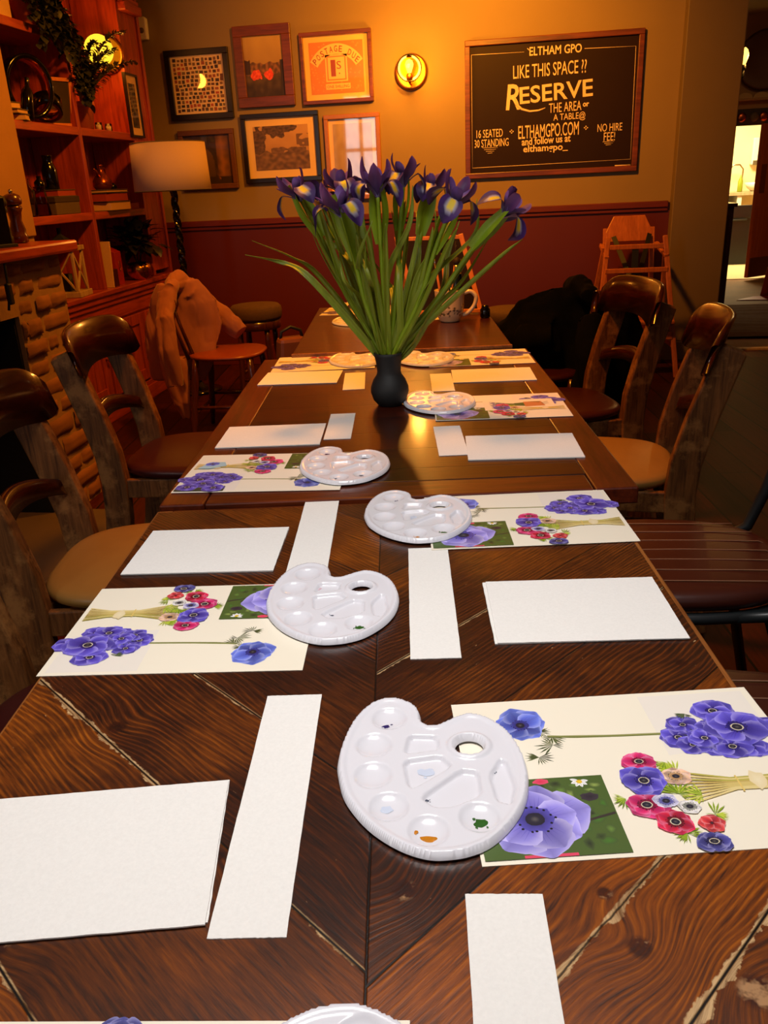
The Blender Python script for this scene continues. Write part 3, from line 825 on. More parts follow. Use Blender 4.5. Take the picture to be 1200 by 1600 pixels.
MB().lathe([(.02, 0), (.03, .005), (.03, .12), (.024, .145), (.011, .165), (.011, .2), (.013, .205), (.004, .21)], 18, (0, 0, .005), Mx).build('body', M['gloss_black'], t)
t = thing('photo_frame', 'thin wooden photo frame leaning at the right end of the shelf', 'photo frame', (-2.40, 4.60, SH2), R(64))
f = MB(); LM = Matrix.Rotation(R(8), 3, 'X')
for a, b in (((-.08, 0, .01), (.02, .02, .22)), ((.08, 0, .01), (.02, .02, .22))): f.box(LM @ Vector((a[0], 0, .12)), (.018, .016, .24), LM)
for z in (.01, .23): f.box(LM @ Vector((0, 0, z)), (.178, .016, .018), LM)
f.build('frame', M['orange_wood'], t, bevel=.002); MB().box(LM @ Vector((0, .002, .12)), (.15, .006, .21), LM).build('backing', M['book_dark'], t)

# third shelf, first bay: bottles and boxes
def bottle(label, loc, prof, mat, stop=None, group=None):
    t = lathe_thing('bottle', label, 'bottle', loc, prof, mat, 'body', 18, group=group)
    if stop: MB().ball((0, 0, stop[0]), stop[1], 8).build('stopper', mat, t)
    return t
dec = [(.03, 0), (.045, .006), (.045, .09), (.02, .12), (.013, .16), (.02, .17), (.012, .172)]
bottle('clear glass decanter with ball stopper at the left of the bottle shelf', (-2.46, 4.08, SH3), [(a, b*1.2) for a, b in dec], M['glass'], (.235, .026))
bottle('small clear glass bottle in front of the decanter', (-2.375, 4.10, SH3), [(.028, 0), (.034, .005), (.034, .12), (.014, .15), (.014, .175), (.018, .18), (.008, .18)], M['glass'])
bottle('amber glass flask leaning beside the old boxes', (-2.37, 4.205, SH3), [(.036, 0), (.042, .006), (.03, .12), (.026, .135), (.032, .14), (.02, .142)], M['amber_bottle'])
t = thing('trinket_box', 'old olive brown box under the orange book and black bottle', 'box', (-2.42, 4.42, SH3))
MB().span((-.08, -.13, 0), (.08, .13, .085)).build('box', M['book_olive'], t, bevel=.004); MB().span((-.083, -.134, .06), (.083, .134, .09)).build('lid', M['book_dark'], t, bevel=.004)
book('orange edged old book lying on the olive brown box', (-2.42, 4.44, SH3+.09), (.15, .22, .035), M['book_olive'], .06, M['book_red'])
bottle('tall black glass bottle standing on the orange edged book', (-2.42, 4.43, SH3+.125), [(.036, 0), (.04, .006), (.04, .1), (.03, .125), (.026, .135), (.026, .165), (.03, .17), (.012, .17)], M['gloss_black'])
bottle('squat black bottle left of the tall black glass bottle', (-2.44, 4.345, SH3+.125), [(.022, 0), (.028, .005), (.028, .04), (.012, .055), (.012, .07), (.004, .07)], M['gloss_black'])
# third shelf, second bay
book('big dark book at the bottom of the pile under the copper jug', (-2.40, 5.0, SH3), (.19, .3, .05), M['book_olive'], .03)
book('dark brown book in the middle of the pile under the copper jug', (-2.40, 4.98, SH3+.05), (.18, .28, .05), M['book_dark'], -.04, M['book_red'])
book('flat olive book topmost in the pile under the copper jug', (-2.40, 4.99, SH3+.10), (.18, .3, .018), M['book_olive'], .02)
t = thing('copper_jug', 'small copper jug with a thin spout on the pile of books', 'jug', (-2.40, 4.99, SH3+.118))
MB().lathe([(.04, 0), (.058, .02), (.055, .05), (.03, .085), (.018, .1), (.016, .13), (.022, .135), (.006, .14)], 20).build('body', M['copper'], t)
MB().tube([(0, -.03, .07), (0, -.06, .1), (0, -.085, .115)], [.012, .008, .006], 8).build('spout', M['copper'], t)
MB().tube([(0, .018, .125), (0, .055, .12), (0, .06, .07), (0, .05, .04)], .005, 6).build('handle', M['copper'], t)
t = thing('inkwell', 'tiny dark glass pot right of the copper jug', 'pot', (-2.39, 5.10, SH3+.118)); MB().lathe([(.022, 0), (.028, .012), (.02, .03), (.013, .036), (.004, .038)], 14).build('body', M['gloss_black'], t)
t = thing('matchbox', 'small reddish box on the shelf right of the book pile', 'box', (-2.37, 5.24, SH3)); MB().span((-.04, -.07, 0), (.04, .07, .035)).build('body', M['red_card'], t, bevel=.003)

# second shelf, second bay: pot with dry fern, tea lights, amber wall light
t = thing('potted_fern', 'dry fern with drooping plumes in a terracotta pot below the amber light', 'plant', (-2.38, 4.83, SH2))
MB().lathe([(.055, 0), (.068, .1), (.078, .105), (.078, .135), (.07, .135), (.066, .11), (.02, .1)], 22).build('pot', M['terracotta'], t)
fr = MB(); sm = MB()
O_ = Vector((-2.38, 4.83, SH2))
ends = [at_x(*a)-O_ for a in ((194, 50, -2.14), (211, 97, -2.12), (150, 66, -2.22), (128, 62, -2.26), (180, 78, -2.14), (112, 84, -2.3), (168, 100, -2.2), (138, 92, -2.24), (118, 108, -2.26))]
for e in ends:
    e = Vector(e); pts = []
    for i in range(13):
        s = i/12; pts.append(Vector((0, 0, .1))+Vector((e.x*s, e.y*s**1.3, (e.z-.1)*math.sin(s*1.6)/math.sin(1.6))))
    sm.tube(pts, [.0035*(1-.7*i/12) for i in range(13)], 5)
    for i in range(3, 13):
        a, b = pts[i-1], pts[i]
        for k in range(10):
            c_ = a.lerp(b, k/8); d = (b-a).normalized(); an = q.uniform(0, 6.28)
            sd = d.orthogonal(); sd.rotate(Matrix.Rotation(an, 3, d).to_quaternion())
            leaf_mb(fr, c_, d*.8+sd*.8, .05*(1.3-i/13), .010, n=2, bend=.2)
sm.build('stems', M['fern'], t); fr.build('fronds', M['fern'], t)
for k, (dy, lab) in enumerate(((5.03, 'tea light nearer the terracotta pot on the fern shelf'), (5.16, 'tea light farther from the terracotta pot on the fern shelf'))):
    t = thing('tea_light', lab, 'candle', (-2.385, dy, SH2))
    MB().lathe([(.018, 0), (.022, .002), (.02, .045), (.016, .045), (.014, .03)], 16).build('holder', M['glass'], t)
    MB().lathe([(.014, .002), (.015, .03), (.002, .03)], 14).build('candle', M['white'], t)
    MB().tube([(0, .0, .03), (0, .002, .04)], .0012, 5).build('wick', M['black'], t)
yf = Y0+1.427
p = at_y(155, 82, yf-.11)
wall_light((p.x, yf-.001, p.z), 0, 'lit amber globe wall light inside the bookcase behind the fern', .11, .085, 'lit_globe')
lamp('shelf_glow', 'POINT', (p.x+.05, yf-.2, p.z), 9, (1, .33, .03), shadow_soft_size=.05)

# counter: lantern, red box, paper, black leaved plant
t = thing('lantern', 'whitewashed wooden lantern with crossed side bars on the counter', 'lantern', (-2.39, 4.36, CT), R(8))
L = MB(); a = .075
for sx in (-1, 1):
    for sy in (-1, 1): L.span((sx*a-.008, sy*a-.008, .03), (sx*a+.008, sy*a+.008, .25))
L.span((-a-.02, -a-.02, 0), (a+.02, a+.02, .03)); L.span((-a-.015, -a-.015, .24), (a+.015, a+.015, .265)); L.build('frame', M['white_wood'], t, bevel=.003)
X = MB()
for s in (-1, 1):
    X.bar((-a, -a-.002, .03), (a, -a-.002, .24), .012, .008) if s > 0 else X.bar((a, -a-.002, .03), (-a, -a-.002, .24), .012, .008)
    X.bar((a+.002, -a*s, .03), (a+.002, a*s, .24), .008, .012)
X.build('cross_bars', M['white_wood'], t)
MB().lathe([(.028, .03), (.03, .032), (.03, .12), (.004, .122)], 16).build('candle', M['black'], t)
rf = MB(); rf.prism([(-.07, -.07), (.07, -.07), (.07, .07), (-.07, .07)], .265, .275); b0 = len(rf.v)
for x, y, z in ((-.06, -.06, .275), (.06, -.06, .275), (.06, .06, .275), (-.06, .06, .275), (0, 0, .335)): rf.vert((x, y, z))
for k in range(4): rf.face((b0+k, b0+(k+1) % 4, b0+4))
rf.tube([(0, 0, .33), (0, 0, .36)], .012, 8); rf.build('roof', M['soot'], t)
t = thing('box_file', 'red card box file standing on the counter beside the dark plant', 'box', (-2.385, 4.90, CT), R(6))
MB().prism([(-.05, 0), (.05, 0), (.05, .19), (.0, .215), (-.05, .215)], -.055, .055, Matrix.Rotation(PI/2, 3, 'X')).build('body', M['red_card'], t, bevel=.003)
rg = MB(); rg.tube([(.052, .012*math.cos(i*PI/6), .11+.03*math.sin(i*PI/6)) for i in range(12)], .0022, 5, closed=True); rg.build('finger_ring', M['brass'], t)
t = thing('card_stack', 'cream leaflets leaning on the bookcase upright behind the red box file', 'leaflets', (-2.36, 4.745, CT))
MB().box((0, .01, .13), (.10, .012, .26), Matrix.Rotation(R(-6), 3, 'X')).build('leaflet', M['pages'], t)
t = thing('small_book', 'small maroon box in front of the leaflets on the counter', 'box', (-2.345, 4.80, CT)); MB().span((-.03, -.03, 0), (.03, .03, .10)).build('body', M['maroon_leather'], t, bevel=.003)
t = thing('potted_plant', 'nearly black leafy plant in a shiny gold pot on the counter', 'plant', (-2.33, 5.17, CT))
MB().lathe([(.045, 0), (.075, .03), (.08, .07), (.068, .105), (.06, .105), (.058, .08), (.01, .075)], 24).build('pot', M['gold'], t)
lv = MB()
for k in range(150):
    an = q.uniform(0, 6.28); el = q.uniform(-.15, 1.4); rr_ = q.uniform(.03, .15)
    d = Vector((math.cos(an)*math.cos(el), math.sin(an)*math.cos(el), math.sin(el)))
    leaf_mb(lv, Vector((0, 0, .19))+Vector((d.x*rr_, d.y*rr_, d.z*rr_)), d+Vector((q.uniform(-.5, .5), q.uniform(-.5, .5), q.uniform(-.5, .3))), q.uniform(.06, .1), q.uniform(.02, .034), bend=.4)
lv.build('leaves', M['black_leaf'], t)
sm = MB()
for k in range(7): sm.tube([(0, 0, .07), (.04*math.cos(k), .04*math.sin(k), .2)], .004, 5)
sm.build('stems', M['black_leaf'], t)

# picture hung on the end panel of the bookcase
p0, p1, p2, p3 = [at_x(*a, XF) for a in ((189, 110), (208, 120), (223, 216), (203, 214))]
pc = (p0+p1+p2+p3)/4; pw = ((p1-p0).length+(p2-p3).length)/2; ph = ((p3-p0).length+(p2-p1).length)/2
t = thing('framed_picture', 'narrow framed dark photograph hung on the bookcase end panel', 'picture', (XF+.001, pc.y+.005, pc.z), R(90))
pw = .185
frame_mb(pw, ph, .012, .02).build('frame', M['frame_black'], t)
m_ = MB(); m_.cur = S(226, 186, 132); m_.span((-pw/2+.012, -.010, -ph/2+.012), (pw/2-.012, -.001, ph/2-.012)); m_.build('mount', M['picture'], t)
art_mb(pw-.09, ph-.11, -.012, lambda u, v: lerp((30, 24, 18), (110, 84, 56), .35+.9*nz(u, v, 7)), 20).build('artwork', M['picture'], t)

# mantel shelf and what stands on it
t = thing('mantel_shelf', 'thick red stained mantel shelf above the brick fireplace', 'mantel', (-1.95, 3.33, 1.04))
MB().span((-.60, -1.85, 0), (.2, .0, .045)).build('board', RWY, t, bevel=.01)
MZ = 1.085
p = at_z(27, 374, MZ)
def mill(label, loc, s, mat):
    t = thing('pepper_mill', label, 'pepper mill', loc)
    MB().lathe([(r*s, z*s) for r, z in ((.024, 0), (.034, .004), (.034, .03), (.029, .036), (.031, .05), (.022, .085), (.026, .115), (.033, .13), (.03, .14))], 24).build('body', mat, t)
    MB().lathe([(r*s, z*s) for r, z in ((.022, .14), (.034, .146), (.036, .16), (.03, .178), (.014, .186), (.004, .187))], 24).build('head', mat, t)
    MB().ball((0, 0, .194*s), .009*s, 8).build('cap', M['ferrule'], t)
mill('turned walnut pepper mill at the right end of the mantel shelf', (-1.93, at_x(25, 345, -1.93).y, MZ), 1.0, M['walnut'])
mill('dark pepper mill left of the turned walnut one on the mantel', (-1.93, at_x(25, 345, -1.93).y-.105, MZ), .98, M['black'])
t = thing('menu_holder', 'glossy black slab at the left photo edge on the mantel shelf', 'menu holder', (-1.84, at_x(0, 345, -1.84).y-.03, MZ), R(70)); MB().span((-.05, -.006, 0), (.05, .006, .17)).build('panel', M['gloss_black'], t, bevel=.002); MB().span((-.055, -.03, 0), (.055, .03, .012)).build('base', M['black'], t, bevel=.002)
t = thing('power_cable', 'black cable with inline switch hanging down the brick fireplace', 'cable', (-1.72, 2.80, 1.04))
pts = [at_x(*a, -1.765) for a in ((5, 400), (9, 425), (14, 455), (14, 485))]
o_ = Vector((-1.72, 2.80, 1.04))
cb_ = MB(); cb_.tube([Vector((-1.765, pts[0].y-.01, 1.04))-o_]+[a-o_ for a in pts], .0045, 6); cb_.build('cord', M['cord'], t)
MB().box(pts[2]-o_-Vector((0, 0, .01)), (.018, .026, .075)).build('switch', M['cord'], t, bevel=.006)
t = thing('stove', 'black stove standing inside the brick fireplace', 'stove', (-2.2, 2.36, .05))
MB().span((-.2, -.32, .12), (.2, .32, .6)).build('body', M['soot'], t, bevel=.01)
MB().span((-.24, -.36, .6), (.26, .36, .63)).build('top_plate', M['black'], t, bevel=.006)
for sx in (-.17, .17):
    for sy in (-.28, .28): MB().lathe([(.02, 0), (.016, .06), (.024, .12)], 10, (sx, sy, 0)).build('leg', M['black'], t)
MB().span((.2, -.24, .2), (.215, .24, .54)).build('door', M['gloss_black'], t, bevel=.004)

# floor lamp
c_ = at_y(266, 261, 5.2)
t = thing('floor_lamp', 'floor lamp with cream drum shade and black twisted pole', 'lamp', (c_.x, 5.2, 0))
sh = MB(); rb, rt = .232, .222
sh.grid(lambda u, v: Vector(((rb+(rt-rb)*v)*math.cos(2*PI*u+PI/2), (rb+(rt-rb)*v)*math.sin(2*PI*u+PI/2), c_.z-.135+.27*v)), 48, 2)
sh.build('lamp_shade', M['linen'], t, solid=.003)
rg = MB()
for z, r_ in ((c_.z-.134, rb), (c_.z+.134, rt)): rg.tube([(r_*math.cos(2*PI*i/48), r_*math.sin(2*PI*i/48), z) for i in range(48)], .0035, 5, closed=True)
for i in range(3): rg.bar((0, 0, c_.z+.06), (rt*math.cos(i*2.094), rt*math.sin(i*2.094), c_.z+.13), .004, .004)
rg.build('shade_ring', M['book_olive'], t)
pl_ = MB()
pl_.sweep([(0, 0, .03+(c_.z-.1)*i/150) for i in range(151)], lambda i, tt: [((.019+.006*math.cos(3*(a-i*.22)))*math.cos(a), (.019+.006*math.cos(3*(a-i*.22)))*math.sin(a)) for a in [2*PI*k/15 for k in range(15)]])
pl_.build('pole', M['gloss_black'], t)
MB().lathe([(.15, 0), (.155, .012), (.1, .025), (.04, .04), (.03, .06)], 28).build('base', M['gloss_black'], t)
MB().ball((0, 0, c_.z), (.03, .03, .045), 10).build('bulb', M['white'], t)
# ------------------------------------------------------------------ the three tables, laid end to end
def tloc(x, y, z=0):
    v = table_dir((x, y, z)); return (v.x, v.y, z)
Z1, Z2, Z3 = .75, .755, .766
def legs(t, x0, x1, y0, y1, h, w=.07, mat=None):
    for x in (x0, x1):
        for y in (y0, y1): MB().span((x-w/2, y-w/2, 0), (x+w/2, y+w/2, h)).build('leg', mat or M['table_leg'], t, bevel=.006)
t1 = thing('dining_table', 'nearest table with a herringbone top of worn dark boards', 'table', (0, 0, 0), TH)
MB().span((-.41, .03, Z1-.032), (.325, 1.258, Z1)).build('tabletop', M['table_chevron'], t1, bevel=.002)
for x0, x1 in ((-.41, -.385), (.303, .33)): MB().span((x0-.002, .02, Z1-.04), (x1, 1.262, Z1-.0004)).build('edge_strip', M['table_edge'], t1, bevel=.002)
MB().span((-.385, 1.245, Z1-.04), (.303, 1.263, Z1-.0002)).build('edge_strip', M['table_end'], t1, bevel=.002)
MB().span((-.36, .1, Z1-.11), (.28, 1.2, Z1-.035)).build('apron', M['table_leg'], t1, bevel=.003)
legs(t1, -.2, .2, .12, 1.17, Z1-.035)
t2 = thing('dining_table', 'middle table with polished cross boards carrying the vase of irises', 'table', (0, 0, 0), TH)
MB().span((-.3366, 1.3485, Z2-.028), (.3166, 2.4215, Z2)).build('tabletop', M['table_cross'], t2, bevel=.0015)
for x0, x1 in ((-.413, -.337), (.317, .389)): MB().span((x0, 1.275, Z2-.03), (x1, 2.50, Z2-.0002)).build('side_board', M['table_border'], t2, bevel=.003)
for y0, y1 in ((1.275, 1.348), (2.422, 2.5)): MB().span((-.335, y0, Z2-.03), (.315, y1, Z2-.0003)).build('end_board', M['table_end'], t2, bevel=.003)
MB().span((-.36, 1.36, Z2-.11), (.34, 2.42, Z2-.031)).build('apron', M['table_leg'], t2, bevel=.003)
legs(t2, -.32, .3, 1.4, 2.38, Z2-.031)
t3 = thing('dining_table', 'farthest table with dark glossy top in front of the oxblood wall', 'table', (0, 0, 0), TH)
MB().span((-.328, 2.508, Z3-.026), (.346, 3.52, Z3)).build('tabletop', M['table_dark'], t3, bevel=.003)
MB().span((-.329, 2.504, Z3-.03), (.347, 2.516, Z3+.0006)).build('edge_strip', M['table_edge'], t3, bevel=.001)
MB().span((-.28, 2.57, Z3-.10), (.3, 3.46, Z3-.026)).build('apron', M['table_leg'], t3, bevel=.003)
legs(t3, -.25, .27, 2.6, 3.43, Z3-.026)

# ------------------------------------------------------------------ sheets of paper: placed from their corners on the table plane
def fit(px, w, h, z, ref=None):
    """px: corners TL, TR, BR, BL in the photo (None = not in view); returns centre and turn"""
    L = [Vector((-w/2, h/2)), Vector((w/2, h/2)), Vector((w/2, -h/2)), Vector((-w/2, -h/2))]
    P = [(l, at_z(*p, z).xy) for l, p in zip(L, px) if p]
    cl = sum((a for a, b in P), Vector((0, 0)))/len(P); cp = sum((b for a, b in P), Vector((0, 0)))/len(P)
    sn = sum((a-cl).x*(b-cp).y-(a-cl).y*(b-cp).x for a, b in P); cs = sum((a-cl).dot(b-cp) for a, b in P)
    an = math.atan2(sn, cs); rc = Vector((cl.x*math.cos(an)-cl.y*math.sin(an), cl.x*math.sin(an)+cl.y*math.cos(an)))
    c = cp-rc
    return (c.x, c.y, z), an
rq = random.Random(11)
def sheet(name, label, px, w, h, z, th=.0009, group=None, shift=(0, 0, 0), deckle=.00022):
    loc, an = fit(px, w, h, z)
    n, m = 28, 20; pts = []
    for i in range(n): pts.append((-w/2+w*i/n, -h/2))
    for i in range(m): pts.append((w/2, -h/2+h*i/m))
    for i in range(n): pts.append((w/2-w*i/n, h/2))
    for i in range(m): pts.append((-w/2, h/2-h*i/m))
    pts = [(x+rq.uniform(-deckle, deckle), y+rq.uniform(-deckle, deckle)) for x, y in pts]
    o = MB().prism(pts, 0, th).build(name, M['paper'])
    o.location = (loc[0]+shift[0], loc[1]+shift[1], z); o.rotation_euler = (0, 0, an+shift[2])
    return tag(o, label, 'paper', group)
G1, G2 = 'blank watercolour sheets', 'narrow paper strips'
W5, H5, WS, HS = .214, .153, .0565, .2945
def stack(px, z, under, over, sh):
    sheet('watercolour_sheet', under, px, W5, H5, z+.0002, .0012, G1, sh)
    sheet('watercolour_sheet', over, px, W5, H5, z+.0016, .0012, G1)
stack([None, (358, 1219), (320, 1450), None], Z1, 'lower of two blank sheets at the bottom left of the nearest table', 'upper blank sheet at the bottom left of the nearest table', (.0012, .001, .006))
stack([(225, 830), (457, 826), (432, 893), (195, 896)], Z1, 'lower of two blank sheets at left beside the end of the herringbone table', 'upper blank sheet at left beside the end of the herringbone table', (.001, -.002, -.004))
stack([(755, 910), (1020, 903), (1072, 999), (787, 1005)], Z1, 'lower blank sheet peeking out at right of the herringbone table', 'upper blank sheet at right of the herringbone table', (-.004, -.0015, .010))
sheet('watercolour_sheet', 'blank sheet at left behind the anemone print on the middle table', [(360, 668), (503, 664), (497, 695), (345, 700)], W5, H5, Z2+.0004, .002, G1)
sheet('watercolour_sheet', 'blank sheet at right nearest the herringbone table on the middle table', [(733, 684), (889, 679), (906, 714), (738, 718)], W5, H5, Z2+.0004, .002, G1)
sheet('watercolour_sheet', 'amber lit blank sheet at far left of the middle table', [(418, 583), (530, 580), (526, 599), (410, 601)], W5, H5, Z2+.0004, .0015, G1)
sheet('watercolour_sheet', 'amber lit blank sheet at far right of the middle table', [(709, 579), (823, 574), (834, 595), (714, 598)], W5, H5, Z2+.0004, .0015, G1)
sheet('paper_strip', 'long paper strip left of the nearest palette', [(420, 1084), (503, 1081), (447, 1477), (320, 1477)], WS, HS, Z1+.0002, .0009, G2)
sheet('paper_strip', 'paper strip at the bottom edge right of the centre joint', [(730, 1398), (845, 1398), None, None], WS, HS, Z1+.0002, .0009, G2)
sheet('paper_strip', 'paper strip tucked under the second left palette', [(478, 777), (533, 775), (512, 890), (446, 895)], WS, HS, Z1+.0002, .0009, G2)
sheet('paper_strip', 'paper strip below the palette with the small print at right of the table end', [(642, 858), (695, 858), (718, 1028), (645, 1028)], WS, HS, Z1+.0002, .0009, G2)
sheet('paper_strip', 'paper strip left of the vase foot on the middle table', [(522, 640), (555, 637), (541, 697), (507, 697)], WS, .2, Z2+.0002, .0009, G2)
sheet('paper_strip', 'paper strip right of the varnish highlight on the middle table', [(677, 660), (715, 657), (733, 721), (690, 723)], WS, .2, Z2+.0002, .0009, G2)
sheet('paper_strip', 'amber lit paper strip left behind the vase', [(541, 580), (570, 578), (567, 613), (537, 614)], WS, .2, Z2+.0002, .0009, G2)
sheet('paper_strip', 'amber lit paper strip right behind the vase', [(673, 580), (702, 578), (710, 617), (678, 619)], WS, .2, Z2+.0002, .0009, G2)

# ------------------------------------------------------------------ printed sheets of anemones
class Print:
    def __init__(s, w, h, paper, th=.0006):
        s.m = MB(); s.w, s.h = w, h; s.m.cur = S(*paper); s.th = th
        s.m.span((-w/2, -h/2, 0), (w/2, h/2, th)); s.z = th+.00004
    def P(s, x, y): return (x/1000-s.w/2, s.h/2-y/1000, s.z)      # millimetres from the top left corner
    def up(s): s.z += .0000007
    def fan(s, c, pts, c0, c1):
        s.up(); a = s.m.vert(s.P(*c), S(*c0)); r = [s.m.vert(s.P(*p), S(*c1)) for p in pts]
        for i in range(len(r)): s.m.face((a, r[(i+1) % len(r)], r[i]))
    def poly(s, pts, col): 
        cx = sum(p[0] for p in pts)/len(pts); cy = sum(p[1] for p in pts)/len(pts); s.fan((cx, cy), pts, col, col)
    def rect(s, x0, y0, x1, y1, col): s.poly([(x0, y0), (x1, y0), (x1, y1), (x0, y1)], col)
    def blob(s, x, y, rx, ry, c0, c1, q, n=14, rough=.15, rot=0):
        pts = []
        for i in range(n):
            a = 2*PI*i/n; k = 1+q.uniform(-rough, rough); px, py = rx*k*math.cos(a), ry*k*math.sin(a)
            pts.append((x+px*math.cos(rot)-py*math.sin(rot), y+px*math.sin(rot)+py*math.cos(rot)))
        s.fan((x, y), pts, c0, c1)
    def stroke(s, pts, w, col):
        for (x0, y0), (x1, y1) in zip(pts, pts[1:]):
            d = math.hypot(x1-x0, y1-y0) or 1; nx, ny = -(y1-y0)/d*w/2, (x1-x0)/d*w/2
            s.poly([(x0+nx, y0+ny), (x1+nx, y1+ny), (x1-nx, y1-ny), (x0-nx, y0-ny)], col)
    def petal(s, x, y, a, L, W, c_in, c_mid, c_out, q):
        n = 9; s.up(); ca, sa = math.cos(a), math.sin(a); prev = None
        for i in range(n+1):
            t = i/n; w = W*(math.sin(PI*(.08+.88*t**1.25)))**.75*(1+q.uniform(-.05, .05))
            col = lerp(c_in, c_mid, t*2) if t < .5 else lerp(c_mid, c_out, t*2-1)
            row = []
            for k in (-1, -.55, 0, .55, 1):
                r = L*(t-.05*abs(k)**2*t); px, py = r, w*k*.5
                cc = lerp(col, c_out, abs(k)**3*.8) if abs(k) < 1 else lerp(c_out, (235, 225, 250), .35)
                if k == 0: cc = lerp(cc, (30, 20, 90), .18)
                row.append(s.m.vert(s.P(x+px*ca-py*sa, y+px*sa+py*ca), S(*cc)))
            if prev:
                for j in range(4): s.m.face((prev[j], prev[j+1], row[j+1], row[j]))
            prev = row
        if L > 8:
            vc = lerp(c_mid, c_in, .75)
            for k in (-.6, -.3, .0, .32, .62):
                e = q.uniform(.68, .86)*L; o0 = k*W*.12; o1 = k*W*.40
                R_ = lambda a0, b0: (x+a0*ca-b0*sa, y+a0*sa+b0*ca)
                s.poly([R_(L*.16, o0-W*.012), R_(e, o1), R_(L*.16, o0+W*.012)], vc)
    def flower(s, x, y, r, pal, q, n=7, sq=1.0, eye=.2, tilt=0, ring=True):
        c_in, c_mid, c_out = pal
        for lay, rr_ in ((0, 1.0), (1, .88)):
            k = n if lay == 0 else max(4, n-2)
            o = q.uniform(0, 6)
            for i in range(k):
                a = o+2*PI*i/k+q.uniform(-.12, .12); ax, ay = math.cos(a), math.sin(a)*sq
                f = q.uniform(.88, 1.1)
                d = q.uniform(-.2, .16)
                sh = lambda c: tuple(max(0, min(255, v*(1+d))) for v in c)
                s.petal(x, y, math.atan2(ay, ax), r*rr_*f*math.hypot(ax, ay), r*rr_*(1.05 if n > 5 else 1.25)*f, sh(c_in), sh(c_mid), sh(c_out), q)
        e = r*eye
        s.blob(x, y, e*1.55, e*1.55*sq, (24, 20, 40), c_in, q, 16, .12)
        for i in range(16):
            a = 2*PI*i/16+q.uniform(-.1, .1); d = e*q.uniform(1.35, 1.75); s.blob(x+d*math.cos(a), y+d*math.sin(a)*sq, e*.13, e*.13, (16, 14, 26), (16, 14, 26), q, 5)
        if ring: s.blob(x, y, e*1.02, e*sq, (206, 196, 150), (206, 196, 170), q, 14, .05)
        s.blob(x, y, e*.82, e*.82*sq, (44, 44, 60), (30, 28, 44), q, 12, .05)
        s.blob(x, y, e*.4, e*.4*sq, (92, 88, 86), (40, 38, 52), q, 8, .05)
    def leafs(s, x, y, r, n, q, cols):
        for i in range(n):
            a = q.uniform(0, 6.28); L = r*q.uniform(.5, 1); c = q.choice(cols)
            for k in (-.5, -.2, .1, .45):
                b = a+k; s.poly([(x, y), (x+L*.6*math.cos(b-.09), y+L*.6*math.sin(b-.09)), (x+L*math.cos(b), y+L*math.sin(b)), (x+L*.6*math.cos(b+.09), y+L*.6*math.sin(b+.09))], c)
BLUE = ((58, 60, 150), (82, 98, 194), (104, 124, 214))
VIO = ((44, 34, 124), (78, 66, 176), (104, 94, 206))
LILAC = ((86, 78, 178), (134, 124, 214), (166, 158, 232))
RED = ((120, 10, 30), (206, 24, 52), (226, 44, 84)); PINK = ((140, 10, 60), (218, 28, 96), (236, 70, 130)); NAVY = ((30, 28, 78), (58, 56, 122), (86, 88, 160))
CREAM = (244, 236, 216)
